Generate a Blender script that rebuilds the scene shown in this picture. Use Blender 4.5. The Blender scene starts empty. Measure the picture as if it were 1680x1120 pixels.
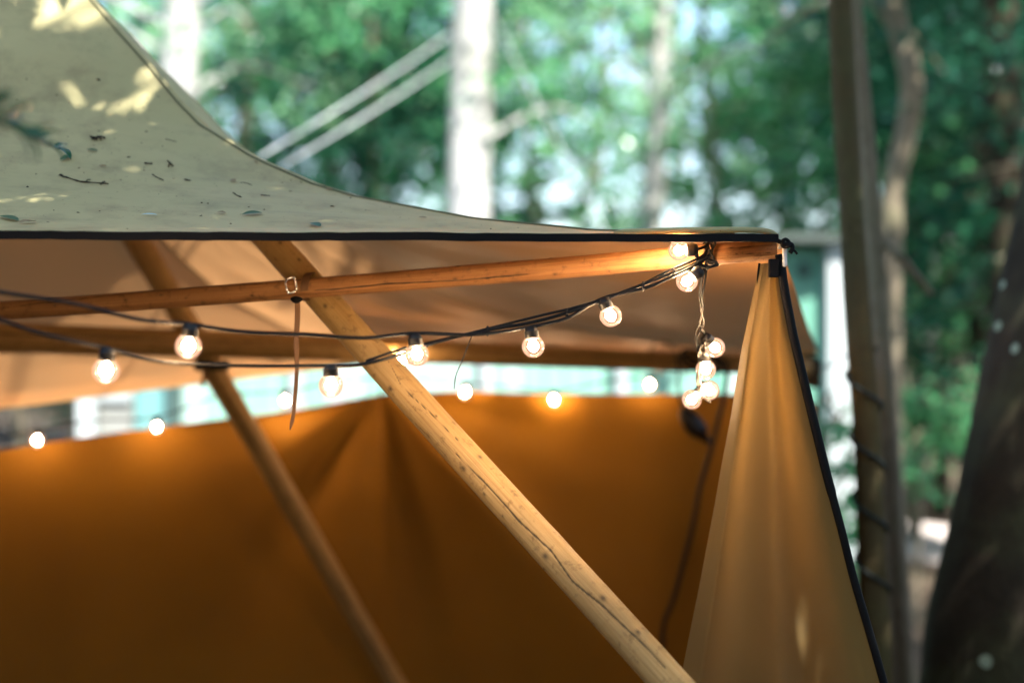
import bpy, bmesh, math, random
import numpy as np
from mathutils import Vector, Matrix, Quaternion
from mathutils.bvhtree import BVHTree
random.seed(7); RNG = np.random.default_rng(11)
SC = bpy.context.scene; COL = SC.collection
R = math.radians
# ------------------------------------------------------------------ camera
FPX = 1680 * 50 / 36.0; EYE = 1.6; FOCUS = 2.62
cam = bpy.data.cameras.new('camera'); cam.lens = 50; cam.sensor_width = 36; cam.sensor_fit = 'HORIZONTAL'
cam.clip_start = 0.02; cam.clip_end = 1000
cam.dof.use_dof = True; cam.dof.focus_distance = FOCUS; cam.dof.aperture_fstop = 1.2
camo = bpy.data.objects.new('camera', cam); COL.objects.link(camo)
camo.location = (0, 0, EYE); camo.rotation_euler = (R(90), 0, 0); SC.camera = camo
# ------------------------------------------------------------------ sky, sun, exposure
SUN_EL, SUN_AZ = R(60), R(148)           # azimuth measured from +Y towards +X
SDIR = Vector((math.sin(SUN_AZ) * math.cos(SUN_EL), math.cos(SUN_AZ) * math.cos(SUN_EL), math.sin(SUN_EL)))
w = bpy.data.worlds.new('World'); SC.world = w; w.use_nodes = True
wn = w.node_tree.nodes; wl = w.node_tree.links
sky = wn.new('ShaderNodeTexSky'); sky.sky_type = 'NISHITA'; sky.sun_disc = False
sky.sun_elevation = SUN_EL; sky.sun_rotation = SUN_AZ; sky.dust_density = 1.6; sky.air_density = 1.0
wl.new(sky.outputs[0], wn['Background'].inputs[0]); wn['Background'].inputs[1].default_value = 0.115
sl = bpy.data.lights.new('sun', 'SUN'); sl.energy = 5.0; sl.angle = R(0.5); sl.color = (1.0, 0.965, 0.92)
so = bpy.data.objects.new('sun', sl); COL.objects.link(so); so.rotation_euler = SDIR.to_track_quat('Z', 'Y').to_euler()
so.location = (0, 0, 20)
SC.view_settings.view_transform = 'Standard'; SC.view_settings.look = 'None'
SC.view_settings.exposure = 2.2; SC.view_settings.gamma = 1.0; SC.view_settings.use_curve_mapping = False
SC.render.engine = 'CYCLES'
cy = SC.cycles; cy.use_denoising = True; cy.max_bounces = 7; cy.diffuse_bounces = 4; cy.glossy_bounces = 2
cy.transmission_bounces = 4; cy.transparent_max_bounces = 8; cy.sample_clamp_indirect = 6.0; cy.use_adaptive_sampling = False
cy.caustics_reflective = False; cy.caustics_refractive = False

# ------------------------------------------------------------------ helpers
def P(px, py, d):                         # photo pixel at depth d (metres along the view axis)
    return Vector(((px - 840) / FPX * d, d, EYE - (py - 560) / FPX * d))
def PX(v):
    return (840 + v.x / v.y * FPX, 560 - (v.z - EYE) / v.y * FPX)
def tag(o, label=None, cat=None, group=None, kind=None):
    if label: o['label'] = label
    if cat: o['category'] = cat
    if group: o['group'] = group
    if kind: o['kind'] = kind
    return o
def link(name, me, parent=None, mats=(), smooth=True):
    o = bpy.data.objects.new(name, me); COL.objects.link(o)
    for m in mats:
        if m is not None and m.name not in [x.name for x in me.materials if x]: me.materials.append(m)
    if smooth and len(me.polygons): me.polygons.foreach_set('use_smooth', [True] * len(me.polygons))
    if parent is not None: o.parent = parent
    return o
def mesh(name, V, F):
    me = bpy.data.meshes.new(name); me.from_pydata([tuple(v) for v in V], [], F); me.update(); return me
def empty(name, loc=(0, 0, 0)):
    o = bpy.data.objects.new(name, None); COL.objects.link(o); o.empty_display_size = .1; return o   # kept at the origin: parts are in world space
def catmull(pts, n=10):
    pts = [Vector(p) for p in pts]; q = [pts[0] * 2 - pts[1]] + pts + [pts[-1] * 2 - pts[-2]]; out = []
    for i in range(1, len(q) - 2):
        a, b, c, d = q[i - 1], q[i], q[i + 1], q[i + 2]
        for k in range(n):
            t = k / n
            out.append(.5 * ((2 * b) + (c - a) * t + (2 * a - 5 * b + 4 * c - d) * t * t + (3 * b - a - 3 * c + d) * t ** 3))
    out.append(pts[-1]); return out
def tube_vf(pts, rad, k=8, cap=True, base=0):
    n = len(pts); V = []; F = []
    rad = [rad] * n if not hasattr(rad, '__len__') else rad
    up = None
    for i, p in enumerate(pts):
        t = (pts[min(i + 1, n - 1)] - pts[max(i - 1, 0)])
        t = t.normalized() if t.length > 1e-9 else Vector((0, 0, 1))
        if up is None:
            up = t.orthogonal().normalized()
        else:
            up = (up - t * up.dot(t)); up = up.normalized() if up.length > 1e-6 else t.orthogonal().normalized()
        b = t.cross(up)
        for j in range(k):
            a = 2 * math.pi * j / k
            V.append(p + (up * math.cos(a) + b * math.sin(a)) * rad[i])
    for i in range(n - 1):
        for j in range(k):
            F.append((base + i * k + j, base + i * k + (j + 1) % k, base + (i + 1) * k + (j + 1) % k, base + (i + 1) * k + j))
    if cap:
        F.append(tuple(base + j for j in range(k))[::-1]); F.append(tuple(base + (n - 1) * k + j for j in range(k)))
    return V, F
def tubes(name, paths, mat, parent=None, k=8):
    V = []; F = []
    for pts, r in paths:
        v, f = tube_vf([Vector(p) for p in pts], r, k, True, len(V)); V += v; F += f
    return link(name, mesh(name, V, F), parent, [mat])
def tube(name, pts, r, mat, parent=None, k=8, n=8, smooth=True):
    return tubes(name, [(catmull(pts, n) if smooth else pts, r)], mat, parent, k)
def rbox(name, c, sx, sy, sz, mat, parent=None, rot=None, bev=.004):
    bm = bmesh.new(); bmesh.ops.create_cube(bm, size=1)
    bmesh.ops.scale(bm, vec=(sx, sy, sz), verts=bm.verts)
    if bev: bmesh.ops.bevel(bm, geom=bm.edges[:], offset=bev, segments=2, affect='EDGES', profile=.5)
    M = Matrix.Translation(c) @ (rot.to_matrix().to_4x4() if rot is not None else Matrix())
    bmesh.ops.transform(bm, matrix=M, verts=bm.verts)
    me = bpy.data.meshes.new(name); bm.to_mesh(me); bm.free()
    return link(name, me, parent, [mat], False)
def vnoise(x, y, s=0):                    # cheap smooth value noise
    def h(i, j): return math.sin(i * 127.1 + j * 311.7 + s * 74.7) * 43758.5453 % 1.0
    xi, yi = math.floor(x), math.floor(y); fx, fy = x - xi, y - yi
    fx = fx * fx * (3 - 2 * fx); fy = fy * fy * (3 - 2 * fy)
    return (h(xi, yi) * (1 - fx) + h(xi + 1, yi) * fx) * (1 - fy) + (h(xi, yi + 1) * (1 - fx) + h(xi + 1, yi + 1) * fx) * fy

# ------------------------------------------------------------------ materials
class NT:
    def __init__(s, name):
        s.m = bpy.data.materials.new(name); s.m.use_nodes = True; s.t = s.m.node_tree; s.t.nodes.clear()
        s.out = s.n('ShaderNodeOutputMaterial')
    def n(s, typ, ins=None, **kw):
        nd = s.t.nodes.new(typ)
        for k, v in kw.items(): setattr(nd, k, v)
        for k, v in (ins or {}).items():
            i = nd.inputs[k]
            if isinstance(v, bpy.types.NodeSocket): s.t.links.new(v, i)
            else: i.default_value = v if not (isinstance(v, tuple) and len(v) == 3 and i.type == 'RGBA') else (*v, 1)
        return nd
    def noise(s, vec, scale, detail=3, rough=.55, dist=0):
        return s.n('ShaderNodeTexNoise', {'Vector': vec, 'Scale': scale, 'Detail': detail, 'Roughness': rough, 'Distortion': dist}).outputs[0]
    def ramp(s, fac, stops):
        r = s.n('ShaderNodeValToRGB', {'Fac': fac}); e = r.color_ramp.elements
        while len(e) < len(stops): e.new(.5)
        for q, (p, c) in zip(e, stops): q.position = p; q.color = (*c, 1) if len(c) == 3 else c
        return r.outputs[0]
    def mix(s, f, a, b, mode='MIX'):
        m = s.n('ShaderNodeMix', data_type='RGBA', blend_type=mode)
        for k, v in (('Factor', f),): 
            i = m.inputs[0]
            s.t.links.new(v, i) if isinstance(v, bpy.types.NodeSocket) else setattr(i, 'default_value', v)
        for idx, v in ((6, a), (7, b)):
            i = m.inputs[idx]
            s.t.links.new(v, i) if isinstance(v, bpy.types.NodeSocket) else setattr(i, 'default_value', (*v, 1))
        return m.outputs[2]
    def math(s, op, a, b=0.0, c=None, clamp=False):
        m = s.n('ShaderNodeMath', operation=op, use_clamp=clamp)
        for i, v in enumerate((a, b) if c is None else (a, b, c)):
            s.t.links.new(v, m.inputs[i]) if isinstance(v, bpy.types.NodeSocket) else setattr(m.inputs[i], 'default_value', v)
        return m.outputs[0]
    def bump(s, h, strength=.3, dist=.002):
        return s.n('ShaderNodeBump', {'Height': h, 'Strength': strength, 'Distance': dist}).outputs[0]
    def bsdf(s, col, rough=.6, normal=None, spec=.5, **kw):
        ins = {'Base Color': col, 'Roughness': rough, 'Specular IOR Level': spec}
        if normal is not None: ins['Normal'] = normal
        ins.update(kw); return s.n('ShaderNodeBsdfPrincipled', ins).outputs[0]
    def done(s, sh): s.t.links.new(sh, s.out.inputs[0]); return s.m
    def pos(s): return s.n('ShaderNodeNewGeometry').outputs['Position']
    def attr(s, name, vec=False): return s.n('ShaderNodeAttribute', attribute_name=name).outputs['Vector' if vec else 'Fac']

def canvas_mat(name, a, b, trans, tcol, dirt=.5, rough=.8, inside=None):
    t = NT(name); p = t.pos()
    n1 = t.noise(p, 2.3, 4); n2 = t.noise(p, 14, 5, .65); n3 = t.noise(p, 420, 2)
    c = t.mix(t.ramp(n1, [(.35, (0, 0, 0)), (.7, (1, 1, 1))]), a, b)
    st = t.n('ShaderNodeVectorMath', {0: p, 1: (3.0, 16, 16)}, operation='MULTIPLY').outputs[0]
    n4 = t.noise(st, 1.4, 5, .7)
    c = t.mix(t.math('MULTIPLY', t.ramp(n2, [(.48, (0, 0, 0)), (.75, (1, 1, 1))]), dirt * .55), c, (.10, .09, .055))
    c = t.mix(t.math('MULTIPLY', t.ramp(n4, [(.52, (0, 0, 0)), (.78, (1, 1, 1))]), dirt * .4), c, (.09, .085, .06))
    if inside: c = t.mix(t.n('ShaderNodeNewGeometry').outputs['Backfacing'], c, t.mix(n1, inside, tuple(x * .85 for x in inside)))   # inner face tinted orange to stand for the bulbs' warm light
    sp = t.n('ShaderNodeTexVoronoi', {'Vector': p, 'Scale': 90.0}, feature='F1').outputs[0]
    spm = t.math('MULTIPLY', t.math('LESS_THAN', sp, .13), t.math('GREATER_THAN', t.noise(p, 9, 2), .56))
    c = t.mix(t.math('MULTIPLY', spm, dirt * .8), c, (.05, .045, .03))
    wv = t.n('ShaderNodeTexWave', {'Vector': p, 'Scale': 260.0, 'Distortion': .6}, bands_direction='X').outputs[1]
    h = t.math('ADD', t.math('MULTIPLY', n3, .6), t.math('ADD', t.math('MULTIPLY', wv, .25), t.math('MULTIPLY', n2, 2.0)))
    nm = t.bump(h, .28, .0012)
    d = t.bsdf(c, rough, nm, .25)
    tr = t.n('ShaderNodeBsdfTranslucent', {'Color': t.mix(.5, c, tcol, 'MULTIPLY') if False else tcol}).outputs[0]
    return t.done(t.n('ShaderNodeMixShader', {0: trans, 1: d, 2: tr}).outputs[0])
M = {}
M['roof'] = canvas_mat('roof canvas', (.53, .465, .22), (.45, .395, .185), .18, (.68, .35, .14), .75, .62, (.42, .195, .055))
M['wall'] = canvas_mat('ochre wall canvas', (.212, .090, .002), (.178, .073, .002), .03, (.55, .22, .03), .12)
M['curtain'] = canvas_mat('tan curtain canvas', (.125, .080, .025), (.098, .062, .020), .24, (.46, .27, .075), .35)

def simple(name, col, rough=.5, spec=.5, scale=60, var=.25, bump=.15, metal=0, dist=.001):
    t = NT(name); p = t.pos(); n = t.noise(p, scale, 4)
    dk = tuple(x * (1 - var) for x in col)
    c = t.mix(n, dk, tuple(min(1, x * (1 + var)) for x in col))
    return t.done(t.bsdf(c, t.math('ADD', t.math('MULTIPLY', n, .2), rough - .1), t.bump(n, bump, dist), spec, Metallic=metal))
M['black'] = simple('black webbing', (.005, .005, .0055), .8, .15, 500, .4, .4)
M['cord'] = simple('black rubber cord', (.0055, .0052, .0052), .6, .22, 200, .3, .1)
M['plastic'] = simple('black socket plastic', (.006, .0065, .007), .45, .3, 120, .3, .08)
M['steel'] = simple('bright steel', (.75, .74, .74), .28, .5, 90, .12, .05, 1.0)
M['white_plastic'] = simple('off white plastic', (.78, .74, .68), .4, .5, 60, .06, .05)
M['strap'] = simple('brown webbing', (.16, .085, .04), .75, .3, 700, .35, .5)
M['rope'] = simple('pale guy rope', (.42, .44, .44), .7, .3, 300, .2, .5)
M['darkrope'] = simple('dark wrapped rope', (.02, .03, .028), .7, .3, 300, .3, .5)
M['seam'] = simple('seam thread', (.15, .14, .075), .8, .2, 300, .3, .3)
M['twig'] = simple('dry twig bark', (.03, .022, .014), .85, .2, 200, .5, .4)
def emit(name, col, s):
    t = NT(name); return t.done(t.n('ShaderNodeEmission', {'Color': col, 'Strength': s}).outputs[0])
t = NT('lit filament')
M['filament'] = t.done(t.n('ShaderNodeEmission', {'Color': (1.0, .68, .38), 'Strength': t.math('MULTIPLY_ADD', t.n('ShaderNodeObjectInfo').outputs['Random'], 62.0, 138.0)}).outputs[0])
t = NT('bulb glass')
fr = t.n('ShaderNodeFresnel', {'IOR': 1.45}).outputs[0]
gl = t.n('ShaderNodeBsdfGlossy', {'Color': (1, .95, .9), 'Roughness': .04}).outputs[0]
tp = t.n('ShaderNodeBsdfTransparent', {'Color': (.97, .90, .85)}).outputs[0]
s1 = t.n('ShaderNodeMixShader', {0: fr, 1: tp, 2: gl}).outputs[0]
gn = t.noise(t.pos(), 160, 3)
em = t.n('ShaderNodeEmission', {'Color': (1.0, .56, .38), 'Strength': t.math('MULTIPLY_ADD', gn, .06, .034)}).outputs[0]
M['glass'] = t.done(t.n('ShaderNodeAddShader', {0: s1, 1: em}).outputs[0])

def wood_mat(name, a, b, c3, grain=1.0):
    t = NT(name); v = t.attr('wcoord', True); k = t.attr('knot'); cr = t.attr('crack'); p = t.pos()
    g1 = t.noise(v, 60, 6, .65, .8); g2 = t.noise(v, 16, 4, .6, 1.2); g3 = t.noise(p, 5.5, 4); g4 = t.noise(p, 46, 4, .7)
    c = t.mix(t.ramp(g1, [(.3, (0, 0, 0)), (.72, (1, 1, 1))]), a, b)
    c = t.mix(t.math('MULTIPLY', t.ramp(g2, [(.45, (0, 0, 0)), (.8, (1, 1, 1))]), .6 * grain), c, c3)
    c = t.mix(t.math('MULTIPLY', t.ramp(g3, [(.4, (0, 0, 0)), (.75, (1, 1, 1))]), .55), c, tuple(x * .55 for x in a))
    c = t.mix(t.math('MULTIPLY', t.ramp(g4, [(.55, (0, 0, 0)), (.72, (1, 1, 1))]), .42 + .22 * grain), c, (.085, .045, .018))
    g5 = t.noise(v, 130, 5, .75, .5); c = t.mix(t.math('MULTIPLY', t.ramp(g5, [(.55, (0, 0, 0)), (.68, (1, 1, 1))]), .45 * grain), c, tuple(x * .4 for x in c3))
    c = t.mix(t.math('MULTIPLY', k, .88), c, (.035, .02, .01))
    c = t.mix(cr, c, (.010, .007, .004))
    h = t.math('ADD', g1, t.math('MULTIPLY', g4, .5))
    return t.done(t.bsdf(c, t.math('MULTIPLY_ADD', g4, .3, .42), t.bump(t.math('ADD', h, g5), .6, .0025), .3))
M['wood_pale'] = wood_mat('pale spruce pole', (.40, .245, .085), (.55, .37, .15), (.30, .155, .04))
M['wood_red'] = wood_mat('reddish peeled beam', (.32, .145, .048), (.48, .245, .092), (.12, .045, .016), 1.3)
M['wood_dark'] = wood_mat('weathered brown pole', (.37, .215, .070), (.50, .31, .12), (.22, .11, .032))

def bark_mat(name, a, b, spot=(.03, .03, .025), sc=1.0, spots=0.0, spotc=(.4, .55, .38)):
    t = NT(name); p = t.pos()
    st = t.n('ShaderNodeVectorMath', {0: p, 1: (1, 1, .45)}, operation='MULTIPLY').outputs[0]
    n1 = t.noise(st, 7 * sc, 5, .6, .6); n2 = t.noise(st, 38 * sc, 5, .7); n3 = t.noise(p, 2.6 * sc, 3)
    c = t.mix(n1, a, b)
    c = t.mix(t.math('MULTIPLY', t.ramp(n2, [(.5, (0, 0, 0)), (.72, (1, 1, 1))]), .6), c, spot)
    c = t.mix(t.math('MULTIPLY', t.ramp(n3, [(.45, (0, 0, 0)), (.7, (1, 1, 1))]), .35), c, (.10, .12, .05))
    if spots:  # pale spots painted into the bark stand for sun flecks
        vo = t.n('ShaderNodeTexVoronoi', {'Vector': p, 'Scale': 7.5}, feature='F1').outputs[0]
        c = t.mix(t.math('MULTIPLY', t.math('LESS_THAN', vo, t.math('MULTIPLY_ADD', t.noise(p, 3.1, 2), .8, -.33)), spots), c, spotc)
    h = t.math('ADD', n2, t.math('MULTIPLY', n1, 1.5))
    return t.done(t.bsdf(c, .85, t.bump(h, .7, .012), .2))
M['bark_pale'] = bark_mat('pale beech bark', (.31, .30, .285), (.43, .42, .40), (.22, .20, .17), .5)
M['bark_olive'] = bark_mat('olive sapling bark', (.072, .052, .020), (.105, .078, .034), (.025, .022, .015), 2.2)
M['bark_brown'] = bark_mat('brown grey bark', (.16, .125, .08), (.25, .205, .14), (.06, .05, .035), 1.6)
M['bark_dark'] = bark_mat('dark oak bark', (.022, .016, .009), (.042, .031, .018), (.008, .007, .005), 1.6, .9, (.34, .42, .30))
def leaf_mat(name, a, b, tc, tf=.42, rough=.17):
    t = NT(name); rp = t.n('ShaderNodeNewGeometry').outputs['Random Per Island']
    c = t.mix(rp, a, b)
    d = t.bsdf(c, rough, None, .33)
    tr = t.n('ShaderNodeBsdfTranslucent', {'Color': t.mix(rp, tc, tuple(x * 1.35 for x in tc))}).outputs[0]
    return t.done(t.n('ShaderNodeMixShader', {0: tf, 1: d, 2: tr}).outputs[0])
M['leaf'] = leaf_mat('emerald leaves', (.036, .135, .060), (.080, .21, .088), (.13, .42, .17))
M['leaf_b'] = leaf_mat('pale green leaves', (.11, .23, .12), (.19, .32, .18), (.30, .58, .31), .42, .12)
M['leaf_d'] = leaf_mat('deep green leaves', (.010, .058, .034), (.022, .085, .048), (.03, .15, .075), .32)
M['leaf_far'] = leaf_mat('shade darkened leaves', (.005, .034, .020), (.012, .055, .030), (.012, .075, .035), .25, .3)  # belt leaves coloured darker to stand for deep shade in the wood
M['leaf_fallen'] = leaf_mat('fallen green leaf', (.045, .10, .035), (.06, .12, .04), (.10, .16, .04), .2, .5)
M['leaf_dry'] = leaf_mat('dry tan leaf', (.26, .17, .07), (.32, .22, .10), (.25, .15, .06), .2, .6)
t = NT('forest soil'); p = t.pos()
n1 = t.noise(p, .8, 4); n2 = t.noise(p, 16, 5, .7); n3 = t.noise(p, 70, 4, .7)
c = t.mix(t.ramp(n2, [(.35, (0, 0, 0)), (.7, (1, 1, 1))]), (.030, .022, .015), (.085, .060, .040))
c = t.mix(t.math('MULTIPLY', t.ramp(n3, [(.55, (0, 0, 0)), (.72, (1, 1, 1))]), .6), c, (.16, .11, .07))
c = t.mix(t.math('MULTIPLY', t.ramp(n1, [(.5, (0, 0, 0)), (.7, (1, 1, 1))]), .35), c, (.03, .055, .025))
M['soil'] = t.done(t.bsdf(c, .95, t.bump(t.math('ADD', n2, n3), .8, .03), .1))
t = NT('pale gravel path'); p = t.pos(); n2 = t.noise(p, 30, 5, .7); n1 = t.noise(p, 3, 3)
c = t.mix(n2, (.34, .29, .26), (.55, .49, .45)); c = t.mix(t.math('MULTIPLY', n1, .5), c, (.22, .17, .14))
M['path'] = t.done(t.bsdf(c, .95, t.bump(n2, .6, .02), .1))
def paint(name, col):
    t = NT(name); p = t.pos(); st = t.n('ShaderNodeVectorMath', {0: p, 1: (12, 12, 1.2)}, operation='MULTIPLY').outputs[0]
    n = t.noise(st, 3, 5, .65); n2 = t.noise(p, 6, 4)
    c = t.mix(t.math('MULTIPLY', t.ramp(n, [(.45, (0, 0, 0)), (.8, (1, 1, 1))]), .4), col, tuple(x * .6 for x in col))
    c = t.mix(t.math('MULTIPLY', n2, .25), c, (.25, .3, .24))
    return t.done(t.bsdf(c, .6, t.bump(n, .3, .003), .3))
M['mint'] = paint('mint painted boards', (.22, .46, .36)); M['mint2'] = paint('deeper mint painted boards', (.13, .36, .26))
M['mintpale'] = paint('washed mint boards', (.36, .52, .46)); M['whitepaint'] = paint('white painted timber', (.44, .48, .48))
M['greypaint'] = paint('grey painted panel', (.24, .24, .22)); M['teal'] = paint('teal painted door', (.12, .31, .31))
M['darkpaint'] = paint('dark stained post', (.03, .07, .065)); M['felt'] = paint('grey roofing felt', (.05, .065, .06))

# ------------------------------------------------------------------ ground
V = []; F = []; N = 80
xs = [math.copysign(abs(i / (N / 2)) ** 2.4 * 220, i) for i in range(-N // 2, N // 2 + 1)]
for i in range(N + 1):
    for j in range(N + 1):
        x, y = xs[i], xs[j] + 6
        r = max(0, math.hypot(x, y - 4) - 9)
        z = .10 * (vnoise(x * .5, y * .5, 2) - .5) + .6 * (vnoise(x * .07, y * .07, 3) - .5) * min(1, r / 15)
        if math.hypot(x, y - 3) < 4.5: z *= .15
        V.append((x, y, z))
for i in range(N):
    for j in range(N):
        a = i * (N + 1) + j; F.append((a, a + N + 1, a + N + 2, a + 1))
g = link('ground', mesh('ground', V, F), None, [M['soil']]); tag(g, 'dark forest floor of bare soil and leaf litter', 'ground', kind='structure')
GB = BVHTree.FromPolygons([Vector(v) for v in V], F)
def gz(x, y):
    h = GB.ray_cast(Vector((x, y, 30)), Vector((0, 0, -1))); return h[0].z if h[0] else 0
# pale path crossing behind the trees on the open side
V = []; F = []
cl = [(-1.5, 13.6), (1.5, 12.6), (3.2, 11.4), (4.6, 10.6), (6.5, 10.6), (9, 11.6), (13, 13)]
cp = catmull([Vector((x, y, 0)) for x, y in cl], 12)
for i, q in enumerate(cp):
    tq = (cp[min(i + 1, len(cp) - 1)] - cp[max(i - 1, 0)]).normalized(); nq = Vector((-tq.y, tq.x, 0))
    for s in range(7):
        o = (s / 6 - .5) * (1.7 + .5 * vnoise(i * .4, s, 5)); v = q + nq * o
        V.append((v.x, v.y, gz(v.x, v.y) + .012))
for i in range(len(cp) - 1):
    for s in range(6):
        a = i * 7 + s; F.append((a, a + 1, a + 8, a + 7))
tag(link('path', mesh('path', V, F), None, [M['path']]), 'pale gravel path winding between the trees', 'path', kind='structure')

# ------------------------------------------------------------------ tent: roof panels
APEX = P(-199, -349, 3.42)
C1 = P(1276, 386, 2.60); C0 = Vector((-3.3, 1.98, 1.775))
C2 = P(1342, 577, 4.85); C3 = P(640, 586, 5.0); C4p = P(0, 664, 4.6)
C4 = C3 + (C4p - C3) * 2.05
ridge_px = [(1000, 379), (800, 360), (600, 324), (530, 304), (430, 261), (340, 207), (300, 167), (250, 106), (190, 40), (150, -6)]
dx, dy = APEX.x - C1.x, APEX.y - C1.y
RT = [0.0]; RZ = [C1.z]
for x, y in ridge_px:
    k = (x - 840) / FPX; tt = (k * C1.y - C1.x) / (dx - k * dy); Y = C1.y + tt * dy
    RT.append(tt); RZ.append(EYE - (y - 560) / FPX * Y)
RT.append(1.0); RZ.append(APEX.z)
G1 = [(z - C1.z) / (APEX.z - C1.z) for z in RZ]
def g1(v): return float(np.interp(v, RT, G1))
def hip(C, v, kind):
    g = {1: lambda q: g1(q), 0: lambda q: .45 * g1(q) + .55 * q ** 1.35, 2: lambda q: .75 * g1(q) + .25 * q ** 1.5, 3: lambda q: g1(q) * (.85 + .15 * max(0.0, (q - .7) / .3))}[kind](v)
    return Vector((C.x + (APEX.x - C.x) * v, C.y + (APEX.y - C.y) * v, C.z + (APEX.z - C.z) * g))
tent = empty('canopy_tent'); tag(tent, 'olive canvas pole tent roof with black hem, strewn with twigs and leaves', 'tent')
def roof_panel(Ca, ka, Cb, kb, sag=0.0, wr=.004, seed=0, nu=90, nv=70):
    V = []; F = []; vs = [(j / nv) ** 1.25 * .985 for j in range(nv + 1)]
    for j, v in enumerate(vs):
        a, b = hip(Ca, v, ka), hip(Cb, v, kb)
        for i in range(nu + 1):
            s = i / nu; p = a.lerp(b, s); e = 4 * s * (1 - s)
            wz = (vnoise(s * 9, v * 7, seed) - .5) * wr * 2 + (vnoise(s * 26, v * 13, seed + 3) - .5) * wr * .6
            p.z += (wz * min(1, v * 9) - sag * (1 - v) ** 3 * e) * min(1, e * 6)
            V.append(p)
    for j in range(nv):
        for i in range(nu):
            q = j * (nu + 1) + i; F.append((q, q + 1, q + nu + 2, q + nu + 1))
    return V, F
NV, NF = roof_panel(C0, 0, C1, 1, .004, .005, 1, 150, 90)
link('roof_panel', mesh('roof_panel', NV, NF), tent, [M['roof']])
ROOF = BVHTree.FromPolygons([Vector(v) for v in NV], NF)
for (a, ka, b, kb, sd) in ((C1, 1, C2, 3, 4), (C2, 3, C3, 2, 7), (C3, 2, C4, 2, 9), (C4, 2, C0, 0, 12)):
    v, f = roof_panel(a, ka, b, kb, .01, .010, sd); link('roof_panel', mesh('roof_panel', v, f), tent, [M['roof']])
def roofhit(px, py):
    d = P(px, py, 1.0) - Vector((0, 0, EYE)); h = ROOF.ray_cast(Vector((0, 0, EYE)), d.normalized())
    return (h[0], h[1] if h[1].z > 0 else -h[1]) if h[0] is not None else (None, None)
# black hem band along every eave, hip seam cords
def band(name, pts, h, th, mat, parent):
    V = []; F = []
    for i, p in enumerate(pts):
        tq = (pts[min(i + 1, len(pts) - 1)] - pts[max(i - 1, 0)]); nq = Vector((tq.y, -tq.x, 0)).normalized() * th / 2
        for dn, dz in ((1, .002), (1, -h), (-1, -h), (-1, .002)): V.append(p + nq * dn + Vector((0, 0, dz)))
    for i in range(len(pts) - 1):
        for k in range(4):
            F.append((i * 4 + k, i * 4 + (k + 1) % 4, i * 4 + 4 + (k + 1) % 4, i * 4 + 4 + k))
    F += [(0, 1, 2, 3), tuple(len(pts) * 4 - 4 + k for k in (3, 2, 1, 0))]
    return link(name, mesh(name, V, F), parent, [mat], False)
near = [Vector(NV[i]) + Vector((0, -.004, .0022 * (vnoise(i * .21, 1, 8) - .5) + .0012 * (vnoise(i * .9, 2, 8) - .5))) for i in range(0, 151)]
band('hem', near, .0125, .005, M['black'], tent)
for a, b in ((C2, C3), (C3, C4), (C4, C0)):
    band('hem', [a.lerp(b, i / 30) + Vector((0, .003, -.001)) for i in range(31)], .012, .005, M['wood_dark'] if False else M['roof'], tent)
for C, k in ((C2, 3), (C3, 2), (C4, 2), (C0, 0)):
    tube('seam', [hip(C, v / 24, k) + Vector((0, 0, .002)) for v in range(1, 24)], .004, M['seam'], tent, 6, 2)
sp = []
for j in range(4, 88):
    a = Vector(NV[j * 151 + 148]); b = Vector(NV[j * 151 + 150]); sp.append(a.lerp(b, .25) + Vector((0, -.001, .001)))
tube('seam', sp, .0024, M['seam'], tent, 6, 2)
fc = [((1290, 540), (1290, 600)), ((1304, 556), (1306, 618)), ((1320, 572), (1322, 634)), ((1336, 585), (1336, 637)), ((1348, 592), (1346, 636))]
V = []; F = []
for i, (a, b) in enumerate(fc):
    for q, dd in ((a, 0), (b, 0), (b, .01), (a, .01)): V.append(P(q[0], q[1], 4.88 - .012 * i + .02 * math.sin(i * 1.4) + dd))
for i in range(4):
    for k in range(4): F.append((i * 4 + k, i * 4 + (k + 1) % 4, i * 4 + 4 + (k + 1) % 4, i * 4 + 4 + k))
F += [(0, 1, 2, 3), (19, 18, 17, 16)]
M['darkcanvas'] = simple('dark reinforced canvas', (.035, .03, .02), .85, .2, 200, .3, .3)
tag(link('corner_flap', mesh('corner_flap', V, F), tent, [M['darkcanvas']]), 'dark reinforced flap at the far tent corner')
# folded edge of the roof beyond the near corner
fl = [C1 + Vector((-.30, .003, .006)), C1 + Vector((-.15, .004, .010)), C1 + Vector((-.03, .004, .009)), C1 + Vector((.001, .0, -.003))]
tube('corner_fold', fl, [.002] + [.0055] * 23 + [.003], M['roof'], tent, 10, 8)

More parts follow.
